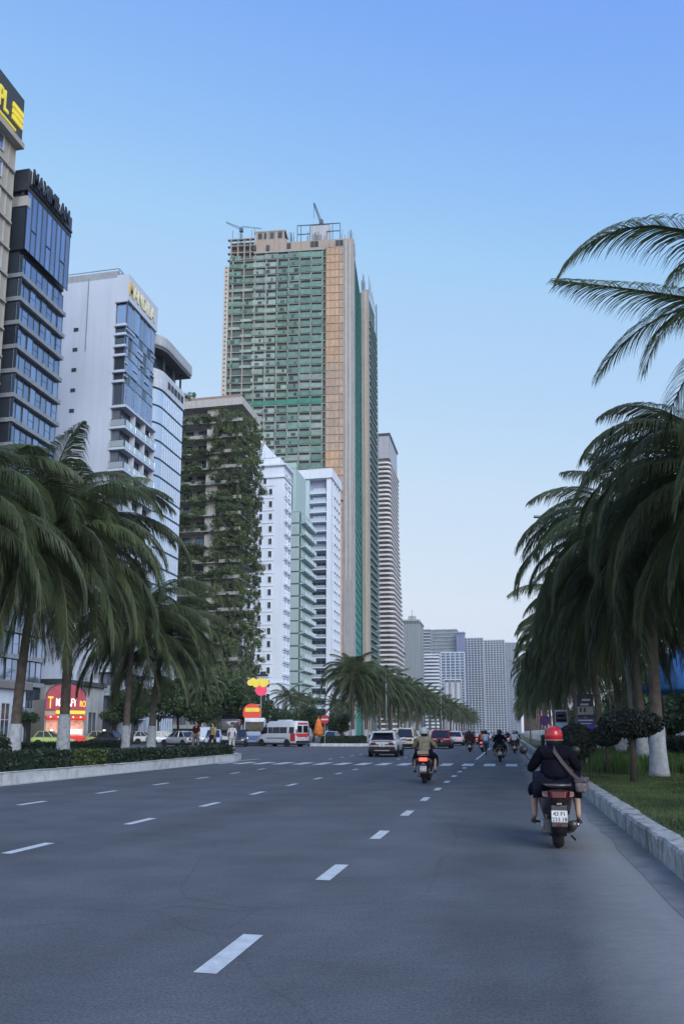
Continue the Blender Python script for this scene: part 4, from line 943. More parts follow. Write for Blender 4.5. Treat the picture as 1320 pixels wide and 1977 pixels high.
ball('round_bush', 'big round dark bush at the left edge behind the hedge', -16.6, 22.4, .3, .92, 1.15, .70, 4200, leafB, 0, .13, 4)

def blades(name, label, area, n, h, wd, mat, sd, kind='stuff', cat=None, lean=.5, z=.25, tuft=None):
    rnd = random.Random(sd); m = MB(); x0, x1, y0, y1 = area; cs = [(rnd.uniform(x0, x1), rnd.uniform(y0, y1)) for _ in range(tuft)] if tuft else None
    for _ in range(n):
        if cs: c = rnd.choice(cs); x, y = c[0] + rnd.gauss(0, .14), c[1] + rnd.gauss(0, .14)
        else: x, y = rnd.uniform(x0, x1), rnd.uniform(y0, y1)
        a = rnd.uniform(0, 6.28); hh = h * rnd.uniform(.5, 1.2); l = hh * lean * rnd.random(); dx, dy = math.cos(a), math.sin(a); w2 = wd * .5
        m.face([(x - dy * w2, y + dx * w2, z), (x + dy * w2, y - dx * w2, z), (x + dx * l * .4 + dy * w2 * .7, y + dy * l * .4 - dx * w2 * .7, z + hh * .6), (x + dx * l * .4 - dy * w2 * .7, y + dy * l * .4 + dx * w2 * .7, z + hh * .6)])
        m.face([(x + dx * l * .4 - dy * w2 * .7, y + dy * l * .4 + dx * w2 * .7, z + hh * .6), (x + dx * l * .4 + dy * w2 * .7, y + dy * l * .4 - dx * w2 * .7, z + hh * .6), (x + dx * l, y + dy * l, z + hh)])
    o = mk(name, m, mat, fix=False); tag(o, label, cat, None, kind); return o
blades('grass', 'short green lawn grass right of the kerb', (1.92, 7, 7, 24), 52000, .055, .012, blade, 1)
blades('grass', 'short lawn grass further along the right strip', (1.92, 8, 24, 60), 16000, .08, .03, blade, 2)
blades('grass', 'grass on the near left median', (-20.4, -15.4, 18, 43), 14000, .08, .03, blade, 3)
tallg = M('tall_grass', (.06, .115, .03), .6, var=.4, scale=1.2, transl=.25)
for k in range(9):
    y = 24.6 + k * 2.2; blades('tall_grass_clump', 'clump of tall green grass in the row behind the topiary on the right lawn', (2.6 + .15 * k, 5.6, y, y + 1.6), 1500, .52, .022, tallg, 20 + k, 'thing', 'grass clump', .6, tuft=34)['group'] = 'tall grass clumps on the right lawn'
def lily(X, Y, s, sd, label):
    rnd = random.Random(sd); r = root('spider_lily', label, 'plant', (X, Y, .25)); lm = M('lily_leaf', (.07, .12, .035), .45, var=.3, transl=.2)
    mb = MB()
    for k in range(30):
        a = rnd.uniform(0, 6.28); e = rnd.uniform(.5, 1.35); L = s * rnd.uniform(.7, 1.1); P = []
        for i in range(5):
            t = i / 4; P.append((math.cos(a) * math.cos(e) * L * t * (1 + .5 * t), math.sin(a) * math.cos(e) * L * t * (1 + .5 * t), math.sin(e) * L * t * (1 - .45 * t)))
        wv = Vector((-math.sin(a), math.cos(a), 0)) * .028
        for i in range(4):
            w0, w1 = (1 - (i / 4) ** 2), (1 - ((i + 1) / 4) ** 2); p, q = Vector(P[i]), Vector(P[i + 1]); mb.face([p - wv * w0, p + wv * w0, q + wv * w1, q - wv * w1])
    mk('foliage', mb, lm, r, fix=False)
lily(3.55, 17.0, .75, 1, 'strappy green lily clump at the right edge of the lawn')
lily(4.05, 19.6, .7, 2, 'strappy lily clump at the foot of the whitewashed palm')
lily(3.5, 14.6, .6, 3, 'nearest strappy lily clump on the right lawn')
lily(-15.9, 19.4, .9, 4, 'pale strappy plant in front of the round bush at the left edge')

# ------------------------------------------------------------------ cars, vans, buses
def paintm(name, c, metal=.0, rough=.3): return M('car_paint_' + name, c, rough, metal=metal, var=.03, coat=.6)
def cring(y, w, zb, zt, cx=.93):
    return [(-w * .90, y, zb), (-w * .985, y, zb + (zt - zb) * .22), (-w, y, zb + (zt - zb) * .55), (-w * .975, y, zb + (zt - zb) * .85), (-w * cx, y, zt),
            (0, y, zt + .015), (w * cx, y, zt), (w * .975, y, zb + (zt - zb) * .85), (w, y, zb + (zt - zb) * .55), (w * .985, y, zb + (zt - zb) * .22), (w * .90, y, zb), (0, y, zb)]
def wheel(parent, x, y, r, wd=.2):
    o = link('wheel', None, parent, (x, y, r)); sg = 1 if x > 0 else -1
    mk('tyre', MB().smooth().lathe([(r * .62, -wd * .5), (r * .93, -wd * .5), (r, -wd * .3), (r, wd * .3), (r * .93, wd * .5), (r * .62, wd * .5), (r * .62, -wd * .5)], 22, axis='x'), rubber, o)
    m = MB().lathe([(.02, sg * wd * .2), (r * .18, sg * wd * .42), (r * .2, sg * wd * .3), (r * .6, sg * wd * .30), (r * .64, sg * wd * .46)], 20, axis='x')
    for k in range(5):
        a = k * 2 * math.pi / 5; m.tube([(sg * wd * .40, 0, 0), (sg * wd * .40, math.cos(a) * r * .6, math.sin(a) * r * .6)], r * .08, 5)
    mk('rim', m, chrome, o, fix=False)
def plate(parent, x, y, z, wd, h, s1, s2=None, rz=0):
    mk('license_plate', MB().box(x - wd / 2, x + wd / 2, y - .012, y, z - h / 2, z + h / 2), platem, parent, bevel=.003)
    inkm = M('plate_ink', (.04, .04, .05), .5)
    if s2:
        text('plate_text', s1, h * .48, inkm, parent, (x, y - .014, z + h * .06), (R(90), 0, 0), .001, 'CENTER'); text('plate_text', s2, h * .48, inkm, parent, (x, y - .014, z - h * .42), (R(90), 0, 0), .001, 'CENTER')
    else: text('plate_text', s1, h * .75, inkm, parent, (x, y - .014, z - h * .27), (R(90), 0, 0), .001, 'CENTER')
CG = 'cars and vans on the avenue and beside it'
def car(name, label, X, Y, rz, pm, kind='suv', cat='car', L=4.4, W=.90, zbelt=.98, zroof=1.58, r=.34, clad=None, z0=.004, lit=False, pl='43A 218', group=None, detail=True):
    c = root(name, label, cat, (X, Y, z0), R(rz), group=group or CG); h = L / 2; low = .26
    noseH = {'suv': .98, 'sedan': .82, 'hatch': .88}[kind]; tailH = {'suv': 1.0, 'sedan': .98, 'hatch': .98}[kind]
    st = [cring(-h, W * .80, low + .16, tailH - .14), cring(-h + .06, W * .93, low + .05, tailH - .03), cring(-h + .25, W, low, tailH), cring(-h + .9, W, low, zbelt), cring(0, W, low, zbelt - .02), cring(h - 1.25, W, low, zbelt - .02), cring(h - .95, W * .99, low, noseH), cring(h - .35, W * .95, low, noseH - .10), cring(h - .06, W * .84, low + .05, noseH - .24), cring(h, W * .70, low + .12, noseH - .34)]
    b_ = mk('body', MB().smooth().loft(st), pm, c); md = b_.modifiers.new('s', 'SUBSURF'); md.levels = 1; md.render_levels = 1
    if kind == 'suv': gs = [(-h + .22, .80, .66), (-h + .62, .76, None), (h - 2.35, .76, None), (h - 1.18, .80, .0)]
    elif kind == 'hatch': gs = [(-h + .30, .78, 0), (-h + .75, .74, None), (h - 2.2, .74, None), (h - 1.1, .78, 0)]
    else: gs = [(-h + .62, .78, 0), (-h + 1.25, .72, None), (h - 2.15, .72, None), (h - 1.15, .78, 0)]
    zb = zbelt - .03; y0, yr0, yr1, y1 = [g[0] for g in gs]; wr = W * .68; wb = W * .88
    m = MB(); bot = [(-wb, y0, zb), (wb, y0, zb), (wb, y1, zb), (-wb, y1, zb)]; topz = zroof - .03; tp = [(-wr, yr0, topz - .03), (wr, yr0, topz - .03), (wr, yr1, topz), (-wr, yr1, topz)]
    m.loft([bot, tp]); mk('windows', m, cglass, c)
    ro = MB().smooth(); ro.loft([[(-wr * 1.02, y, zc - .05), (-wr * .96, y, zc), (0, y, zc + .025), (wr * .96, y, zc), (wr * 1.02, y, zc - .05)] for y, zc in ((yr0 - .06, zroof - .05), (yr0 + .1, zroof - .01), ((yr0 + yr1) / 2, zroof + .01), (yr1 + .05, zroof - .03))], close=True); mk('roof', ro, pm, c)
    pi = MB()
    for sx in (-1, 1):
        pi.tube([(sx * wb * .98, y0 + .02, zb), (sx * wr, yr0, topz)], .065 if kind == 'suv' else .05, 6); pi.tube([(sx * wb * .98, y1, zb), (sx * wr, yr1, topz)], .035, 6)
        for f in (.36, .66):
            yb, yt = y0 + (y1 - y0) * f, yr0 + (yr1 - yr0) * f; pi.tube([(sx * wb, yb, zb), (sx * wr, yt, topz)], .035, 6)
        pi.tube([(sx * wb, y0, zb + .01), (sx * wb, y1, zb + .01)], .028, 6)
    mk('pillar', pi, pm, c)
    for sx in (-1, 1):
        mk('tail_light', MB().box(sx * W * .60 - .15, sx * W * .60 + .15, -h - .015, -h + .25, tailH - .30, tailH - .14), redlit if lit else redl, c, bevel=.02)
        mk('headlight', MB().box(sx * W * .62 - .14, sx * W * .62 + .14, h - .34, h - .03, noseH - .34, noseH - .2), M('lamp_clear', (.6, .62, .65), .1), c, bevel=.02)
        mk('mirror', MB().box(sx * (W + .12) - .09, sx * (W + .12) + .09, y1 - .25, y1 - .12, zb + .03, zb + .17), pm, c, bevel=.03)
        wheel(c, sx * (W - .11), -h + .78, r); wheel(c, sx * (W - .11), h - .82, r)
        ar = MB()
        for yc in (-h + .78, h - .82): ar.lathe([(.05, sx * (W - .03)), (r * 1.16, sx * (W - .03)), (r * 1.16, sx * (W + .006)), (.05, sx * (W + .006))], 18, axis='x', c=(0, yc, r))
        mk('wheel_arch', ar, M('arch_dark', (.014, .014, .015), .9), c)
        for k, f in enumerate((.36, .62)): mk('door_handle', MB().box(sx * (W + .0) - .012, sx * (W + .0) + .012, y0 + (y1 - y0) * f - .1, y0 + (y1 - y0) * f + .06, zb - .13, zb - .1), chrome, c)
    mk('bumper', MB().box(-W * .88, W * .88, -h - .05, -h + .2, low + .03, low + (.36 if clad else .2)), clad or black, c, bevel=.04)
    mk('bumper', MB().box(-W * .78, W * .78, h - .2, h + .03, low + .03, low + .2), black, c, bevel=.04)
    mk('underbody', MB().box(-W * .8, W * .8, -h + .2, h - .2, .17, low + .02), black, c)
    plate(c, 0, -h - .055, low + .42, .34, .17, pl[:3], pl[4:])
    return c
WS = paintm('white', (.62, .64, .68)); CR = paintm('cream', (.62, .55, .45)); RD = paintm('red', (.20, .012, .03)); SV = paintm('silver', (.42, .44, .46), .4); GN = paintm('lime', (.36, .46, .12)); YG = paintm('mustard', (.42, .36, .10)); BK = paintm('black', (.02, .02, .025)); BL = paintm('blue_white', (.38, .44, .60))
c = car('white_crossover', 'white crossover with a black lower tailgate, nearest car on the left of the road', -7.45, 49.2, 1, WS, 'suv', L=4.1, W=.88, zbelt=1.02, zroof=1.52, clad=black)
mk('spoiler', MB().box(-.56, .56, -1.86, -1.46, 1.42, 1.475), WS, c, bevel=.02); mk('lower_tailgate', MB().box(-.74, .74, -2.125, -1.95, .30, .58), black, c, bevel=.04); mk('tailgate_crease_shade', MB().box(-.60, .60, -2.085, -2.01, .93, .965), paintm('white_shade', (.35, .37, .42)), c)  # crease shade laid on as a darker strip of the white paint
mk('light_bar', MB().box(-.76, .76, -2.11, -2.05, .735, .765), redl, c); plate(c, 0, -2.135, .72, .36, .18, '43A', '518'); mk('exhaust_trim', MB().box(-.45, .45, -2.16, -2.05, .34, .42), steel, c, bevel=.02)
mk('rear_wiper', MB().tube([(-.1, -1.9, 1.08), (.30, -1.78, 1.22)], .012, 5), black, c)
c = car('cream_suv', 'cream coloured boxy SUV with a roof rack ahead of the white crossover', -9.1, 73.0, -1, CR, 'suv', L=4.7, W=.92, zbelt=1.1, zroof=1.82, r=.37)
for sx in (-1, 1): mk('roof_rail', MB().tube([(sx * .55, -1.4, 1.87), (sx * .55, .5, 1.88)], .03, 6), M('rail_pale', (.7, .7, .7), .4), c)
mk('tailgate_strip', MB().box(-.5, .5, -2.40, -2.3, .74, .84), black, c)
c = car('red_suv', 'dark red SUV to the right of the khaki shirted rider', -6.05, 73.8, 0, RD, 'suv', L=4.5, W=.92, zbelt=1.05, zroof=1.66, clad=black)
for sx in (-1, 1): mk('tail_light', MB().box(sx * .55 - .26, sx * .55 + .26, -2.29, -2.2, .80, .90), M('tail_pale', (.8, .35, .35), .2), c)
car('white_red_car', 'small white car with bright red tail lights beyond the red SUV', -5.9, 90.5, 0, WS, 'hatch', L=4.0, lit=True)
car('dark_sedan', 'low dark sedan far ahead beyond the small white car', -5.6, 118, 0, BK, 'sedan')
car('silver_sedan', 'far silver sedan beside the dark one in the next lane', -8.6, 128, 0, SV, 'sedan', lit=True)
car('white_sedan', 'tiny white car far down the middle lane', -4.2, 150, 0, WS, 'sedan', lit=True)
car('grey_hatchback', 'tiny grey hatchback far down the left lane', -9.4, 165, 0, SV, 'hatch')
# beyond the near median
c = car('green_taxi', 'lime green taxi left of the thick whitewashed trunk', -45.5, 74.2, -68, GN, 'hatch', 'taxi', L=4.2); mk('taxi_sign', MB().box(-.25, .25, -.3, -.1, 1.6, 1.75), wlit, c, bevel=.03)
c = car('mustard_taxi', 'mustard and white taxi right of the thick whitewashed trunk', -43.6, 81.5, -75, YG, 'hatch', 'taxi', L=4.2); mk('taxi_sign', MB().box(-.25, .25, -.3, -.1, 1.6, 1.75), wlit, c, bevel=.03)
car('white_hatchback', 'white parked car between the red shop and the slim palms', -44.3, 92.5, -40, WS, 'hatch', L=4.0)
car('white_hatchback', 'white parked car close to the left of the slim palm trunk', -38.3, 85.5, -60, WS, 'sedan')
car('silver_sedan', 'silver sedan with glowing headlights crossing behind the near median', -33.6, 78.5, 62, SV, 'sedan', L=4.6)
car('silver_sedan', 'grey parked sedan behind the silver one with glowing headlights', -39.8, 99.5, 40, SV, 'suv')
c = car('blue_white_suv', 'pale blue SUV facing the viewer behind the median grass', -30.8, 80.8, 198, BL, 'suv', L=4.6, zroof=1.75)
car('black_suv', 'black SUV facing the viewer between the pedestrians', -27.6, 79.6, 196, BK, 'suv', L=4.5, zroof=1.75)
for o_ in (c,): mk('grille', MB().box(-.5, .5, 2.28, 2.34, .5, .72), chrome, o_)
for x, y, rz, pmx, lb in ((-41, 77, 80, BK, 'dark parked car glimpsed right of the mustard taxi'), (-36.2, 92, -70, RD, 'dark red car parked behind the white hatchbacks'), (-24.0, 108, 176, WS, 'white car facing the viewer beyond the bus'), (-30.2, 104, 176, SV, 'silver car facing the viewer behind the pale bus'), (-27, 126, 178, BK, 'dark car facing the viewer far beyond the bus')):
    car('parked_car', lb, x, y, rz, pmx, 'sedan')
for q, (x, y) in enumerate(((12.5, 34), (13.0, 40), (12.6, 46.5), (12.8, 53), (12.6, 60))): car('parked_car', ('white', 'silver', 'dark', 'white', 'silver')[q] + ' car parked on the promenade, number %s from the near end' % ('one', 'two', 'three', 'four', 'five')[q], x, y, 90, (WS, SV, BK, WS, SV)[q], 'hatch', z0=.225)

def box_vehicle(name, label, cat, X, Y, rz, L, W, H, pm, nose, group=CG, z0=.004, r=.36):
    c = root(name, label, cat, (X, Y, z0), R(rz), group=group); h = L / 2; lo = .34
    def rg(y, w, zb, zt, tw): return [(-w * .93, y, zb), (-w, y, zb + .15), (-w, y, zb + (zt - zb) * .5), (-w * (tw + .04), y, zt - .12), (-w * (tw - .06), y, zt), (w * (tw - .06), y, zt), (w * (tw + .04), y, zt - .12), (w, y, zb + (zt - zb) * .5), (w, y, zb + .15), (w * .93, y, zb)]
    if nose: st = [rg(-h, W * .95, lo + .06, H - .10, .86), rg(-h + .08, W, lo, H - .02, .88), rg(-h + 1, W, lo, H, .88), rg(h - 2.1, W, lo, H - .02, .88), rg(h - 1.75, W, lo, H - .22, .86), rg(h - .98, W * .99, lo, 1.36, .88), rg(h - .25, W * .93, lo, 1.08, .84), rg(h, W * .8, lo + .12, .82, .8)]
    else: st = [rg(-h, W * .97, lo + .06, H - .08, .9), rg(-h + .1, W, lo, H, .92), rg(h - .35, W, lo, H, .92), rg(h - .08, W * .98, lo, H - .12, .9), rg(h, W * .95, lo + .1, H - .3, .9)]
    mk('body', MB().smooth().loft(st), pm, c, bevel=0); mk('underbody', MB().box(-W * .85, W * .85, -h + .3, h - .3, .2, lo + .02), black, c)
    for sx in (-1, 1):
        for yy in (-h + 1.25, h - 1.0):
            wheel(c, sx * (W - .12), yy, r, .22)
            mk('wheel_arch', MB().lathe([(.05, sx * (W - .04)), (r * 1.2, sx * (W - .04)), (r * 1.2, sx * (W + .008)), (.05, sx * (W + .008))], 18, axis='x', c=(0, yy, r)), M('arch_dark', (.014, .014, .015), .9), c)
    return c, h
# white minibus turning into the side street
vp = at(553, 1443, 80); c, h = box_vehicle('white_minibus', 'white minibus with a red striped tail turning left across the junction', 'minibus', -23.3, 80.9, 61, 6.0, 1.02, 2.62, WS, True)
def side_window(c, W, H, y0, y1, sx, z0=1.36, z1=1.98, mat=cglass, name='window', tk=.02):
    x0 = W * 1.004; x1 = W * .955
    pts = [(sx * (x0 - 0.0), y0, z0), (sx * x0, y1, z0), (sx * x1, y1, z1), (sx * x1, y0, z1)]; outp = [(p[0] + sx * tk, p[1], p[2]) for p in pts]; inn = [(p[0] - sx * .05, p[1], p[2]) for p in pts]
    mk(name, MB().loft([inn, outp]), mat, c, bevel=.01)
for sx in (-1, 1):
    for (a, b_) in ((-2.75, -2.05), (-1.75, -.72), (-.68, .32), (.36, 1.0)): side_window(c, 1.02, 2.62, a, b_, sx)
    m = MB(); m.loft([[(sx * (1.03 + o), y, z) for y, z in ((1.12, 1.34), (2.1, 1.30), (1.62, 1.95), (1.12, 2.0))] for o in (-.07, .0)]); mk('window', m, cglass, c)
    mk('side_stripe', MB().box(sx * 1.03 - .006, sx * 1.03 + .006, -1.6, 1.2, .82, .90), M('stripe_navy', (.05, .06, .12), .5), c); mk('side_stripe', MB().box(sx * 1.032 - .006, sx * 1.032 + .006, -2.95, -2.25, .55, 1.35), M('stripe_red', (.55, .03, .05), .5), c)
    mk('tail_light', MB().box(sx * .90 - .07, sx * .90 + .07, -3.02, -2.95, 1.1, 1.75), redl, c, bevel=.01); mk('mirror', MB().box(sx * 1.2 - .06, sx * 1.2 + .06, 1.75, 1.9, 1.3, 1.6), black, c, bevel=.02)
mk('windshield', MB().loft([[(-.84, 1.50, 2.22), (.84, 1.50, 2.22), (.92, 2.04, 1.44), (-.92, 2.04, 1.44)], [(-.84, 1.55, 2.26), (.84, 1.55, 2.26), (.92, 2.09, 1.47), (-.92, 2.09, 1.47)]]), cglass, c)
for sx in (-1, 1): mk('rear_window', MB().box(sx * .43 - .34, sx * .43 + .34, -3.03, -2.9, 1.42, 2.12), cglass, c, bevel=.01)
mk('rear_stripe', MB().box(-.8, .8, -3.025, -2.98, .98, 1.34), M('stripe_red', (.55, .03, .05), .5), c); mk('rear_stripe', MB().box(-.7, .7, -3.035, -2.98, 2.24, 2.42), M('stripe_red', (.55, .03, .05), .5), c); mk('bumper', MB().box(-.95, .95, -3.1, -2.9, .4, .6), black, c, bevel=.03); mk('air_conditioner', MB().box(-.45, .45, -1.2, .2, 2.6, 2.74), WS, c, bevel=.05); plate(c, 0, -3.04, .84, .4, .18, '43B', '022')
# bus facing the viewer
BP = paintm('bus_blue', (.42, .50, .66)); c, h = box_vehicle('pale_blue_bus', 'pale blue bus facing the viewer just left of the minibus', 'bus', -28.6, 88.5, 196, 8.0, 1.2, 3.05, BP, False, r=.42)
mk('windshield', MB().box(-1.02, 1.02, h - .10, h + .04, 1.55, 2.6), cglass, c, bevel=.03); mk('roof_band', MB().box(-1.1, 1.1, h - .25, h + .02, 2.72, 3.0), M('bus_white', (.75, .76, .72), .4), c, bevel=.04); mk('grille', MB().box(-.7, .7, h - .05, h + .05, .6, 1.1), M('bus_shade', (.10, .16, .32), .4), c, bevel=.02)
for sx in (-1, 1):
    mk('headlight', MB().box(sx * .85 - .14, sx * .85 + .14, h - .05, h + .05, .7, .95), wlit, c, bevel=.03); mk('wiper', MB().tube([(sx * .1, h + .07, 1.55), (sx * .55, h + .06, 2.1)], .015, 5), black, c)
    for k in range(5): side_window(c, 1.2, 3.0, -3.6 + k * 1.35, -2.35 + k * 1.35, sx, 1.5, 2.4)
TR = paintm('truck_dark', (.06, .06, .075)); c, h = box_vehicle('dark_truck', 'dark truck with a tall box between the pale bus and the pedestrians', 'truck', -32.6, 91.5, 195, 6.0, 1.1, 3.0, TR, False, r=.42)
mk('windshield', MB().box(-.9, .9, h - .10, h + .04, 1.4, 2.1), cglass, c, bevel=.02); mk('grille', MB().box(-.8, .8, h - .05, h + .05, .6, 1.0), M('truck_white', (.6, .6, .62), .4), c, bevel=.02)
c, h = box_vehicle('white_van', 'white van facing the viewer behind the silver sedan', 'van', -36.0, 91.0, 200, 5.0, .95, 2.1, WS, True); 

# ------------------------------------------------------------------ people (one skinned body each)
def skin_obj(name, verts, edges, mat, parent, sub=2):
    me = bpy.data.meshes.new(name); me.from_pydata([v[0] for v in verts], edges, []); me.materials.append(mat); o = link(name, me, parent)
    s = o.modifiers.new('skin', 'SKIN'); s.use_smooth_shade = True; s.branch_smoothing = .4
    lay = me.skin_vertices[0].data
    for i, v in enumerate(verts):
        r_ = v[1]; lay[i].radius = (r_, r_) if not isinstance(r_, tuple) else r_
    for i in range(len(verts)): lay[i].use_root = (i == 0)
    u = o.modifiers.new('sub', 'SUBSURF'); u.levels = sub; u.render_levels = sub
    return o
def hand(V, E, wrist_i, p, fwd, palm_dir, s=1.0):
    """palm and five bent fingers curled towards palm_dir; appended to the body skeleton"""
    fwd = Vector(fwd).normalized(); pd = Vector(palm_dir).normalized(); sd = fwd.cross(pd).normalized(); p = Vector(p)
    pi = len(V); V.append((tuple(p + fwd * .045 * s), .026 * s)); E.append((wrist_i, pi))
    for k, (off, ln) in enumerate(((-.033, .9), (-.011, 1.0), (.011, .96), (.032, .78))):
        a = p + fwd * .085 * s + sd * off * s; b_ = a + (fwd * .75 + pd * .6).normalized() * .030 * ln * s; c_ = b_ + (fwd * .05 + pd).normalized() * .027 * ln * s; d = c_ + (-fwd * .7 + pd * .7).normalized() * .02 * ln * s
        i = len(V); V.extend([(tuple(a), .0095 * s), (tuple(b_), .009 * s), (tuple(c_), .0085 * s), (tuple(d), .008 * s)]); E.extend([(pi, i), (i, i + 1), (i + 1, i + 2), (i + 2, i + 3)])
    a = p + fwd * .035 * s - sd * .036 * s; b_ = a + (fwd * .5 + pd * .7 - sd * .3).normalized() * .032 * s; c_ = b_ + (fwd * .3 + pd * .9 + sd * .4).normalized() * .026 * s
    i = len(V); V.extend([(tuple(a), .012 * s), (tuple(b_), .0105 * s), (tuple(c_), .009 * s)]); E.extend([(pi, i), (i, i + 1), (i + 1, i + 2)])
def head(V, E, ni, p):
    x, y, z = p; i = len(V)
    V.extend([((x, y - .005, z + .02), .062), ((x, y + .005, z + .085), .082), ((x, y - .005, z + .15), .078), ((x, y + .075, z + .05), .038), ((x, y + .105, z + .085), .013), ((x, y + .09, z + .055), .016)])
    E.extend([(ni, i), (i, i + 1), (i + 1, i + 2), (i, i + 3), (i + 1, i + 4), (i + 3, i + 5)])
def person_seated(label, X, Y, rz, shirt, trousers, helmet, z0=0.0, knee=.27, elbow=.31, s=1.0, hem=.62, foot=(.26, .10, .36), grp='riders on the avenue', bulk=1.0, lean=.08, sleeve=1.0, hl=True):
    p = root('person', label, 'person', (X, Y, z0), R(rz), group=grp, scale=(s, s, s))
    hp = (0, -.12, .86); ch = (0, -.12 + lean, 1.16); nk = (0, -.08 + lean, 1.335); kn = [(sx * knee, .24, .76) for sx in (-1, 1)]; ft = [(sx * foot[0], foot[1], foot[2]) for sx in (-1, 1)]
    sh = [(sx * .165, -.10 + lean, 1.26) for sx in (-1, 1)]; el = [(sx * elbow, .10, 1.02) for sx in (-1, 1)]; wr = [(sx * .30, .34, 1.03) for sx in (-1, 1)]
    V = [(hp, (.125, .10)), ((0, -.12 + lean * .5, 1.0), (.12, .09)), (ch, (.135, .095)), (nk, .05), ((0, nk[1] + .01, 1.39), .046)]; E = [(0, 1), (1, 2), (2, 3), (3, 4)]
    for k in (0, 1):
        i = len(V); V += [(sh[k], .052), (el[k], .038), (wr[k], .026)]; E += [(2, i), (i, i + 1), (i + 1, i + 2)]
        hand(V, E, i + 2, wr[k], (-.15 if k else .15, .9, .05), (0, .1, -1))
    for k in (0, 1):
        sx = (-1, 1)[k]; i = len(V); V += [((sx * .09, -.10, .84), .085), (kn[k], .058), ((ft[k][0], ft[k][1] + .02, (kn[k][2] + ft[k][2]) / 2), .046), ((ft[k][0], ft[k][1] - .03, ft[k][2] + .07), .034), ((ft[k][0] + sx * .01, ft[k][1] + .05, ft[k][2] + .035), .032), ((ft[k][0] + sx * .02, ft[k][1] + .15, ft[k][2] + .022), .022)]
        E += [(0, i), (i, i + 1), (i + 1, i + 2), (i + 2, i + 3), (i + 3, i + 4), (i + 4, i + 5)]
    head(V, E, 4, (0, nk[1] + .015, 1.40)); skin_obj('body', V, E, skin, p)
    B = bulk; V = [((0, -.12, .86), (.17 * B, .135 * B)), ((0, -.12 + lean * .4, .99), (.165 * B, .125 * B)), ((0, ch[1] - .01, 1.14), (.175 * B, .125 * B)), ((0, nk[1] - .02, 1.27), (.125 * B, .085)), ((0, nk[1], 1.335), .062)]; E = [(0, 1), (1, 2), (2, 3), (3, 4)]
    for k in (0, 1):
        e2 = Vector(el[k]).lerp(Vector(wr[k]), .88 * sleeve); i = len(V); V += [(sh[k], .082 * B), (el[k], .062), (tuple(e2), .046)]; E += [(3, i), (i, i + 1), (i + 1, i + 2)]
    skin_obj('shirt', V, E, shirt, p)
    V = [((0, -.14, .83), (.185 * B, .13 * B))]; E = []
    for k in (0, 1):
        sx = (-1, 1)[k]; t = (kn[k][2] - hem) / (kn[k][2] - ft[k][2]); i = len(V)
        V += [((sx * .12, -.06, .83), .115 * B), ((kn[k][0], kn[k][1], kn[k][2] - .01), .085 * B), ((kn[k][0] + (ft[k][0] - kn[k][0]) * t, kn[k][1] + (ft[k][1] - kn[k][1]) * t, hem), .078 * B)]; E += [(0, i), (i, i + 1), (i + 1, i + 2)]
        mk('shoe', MB().smooth().loft([[(ft[k][0] + sx * .01 + math.cos(a) * w_, ft[k][1] + y, ft[k][2] - .012 + math.sin(a) * .022 * f) for a in [q * math.pi / 4 for q in range(8)]] for y, w_, f in ((-.09, .03, .7), (-.05, .04, 1), (.07, .045, 1), (.16, .04, .8), (.19, .02, .5))]), M('shoe_dark', (.02, .02, .025), .6), p)
    skin_obj('trousers', V, E, trousers, p)
    hc = (0, nk[1] + .02, 1.485); hm = MB().smooth(); prof = [(.108, -.085), (.122, -.06), (.128, 0), (.119, .05), (.09, .092), (.05, .115), (.01, .122)]
    hm.loft([[(hc[0] + r_ * .95 * math.cos(a), hc[1] + r_ * 1.08 * math.sin(a) - .004, hc[2] + z) for a in [q * math.pi / 10 for q in range(20)]] for r_, z in prof]); mk('helmet', hm, helmet, p)
    mk('helmet_rim', MB().tube([(hc[0] + .122 * math.cos(a), hc[1] + .138 * math.sin(a), hc[2] - .070) for a in [q * math.pi / 10 for q in range(21)]], .006, 6), M('helmet_trim', (.30, .28, .28), .4) if hl else black, p)
    mk('hair', MB().smooth().loft([[(hc[0] + r_ * math.cos(a), hc[1] - .02 + r_ * 1.05 * math.sin(a), hc[2] + z) for a in [q * math.pi / 6 for q in range(12)]] for r_, z in ((.05, -.17), (.088, -.14), (.112, -.07), (.1, -.02))]), M('black_hair', (.01, .009, .009), .5), p)
    return p
def cloth(name, c): return M('cloth_' + name, c, .95, var=.3, scale=9, bump=.6, spec=.12)
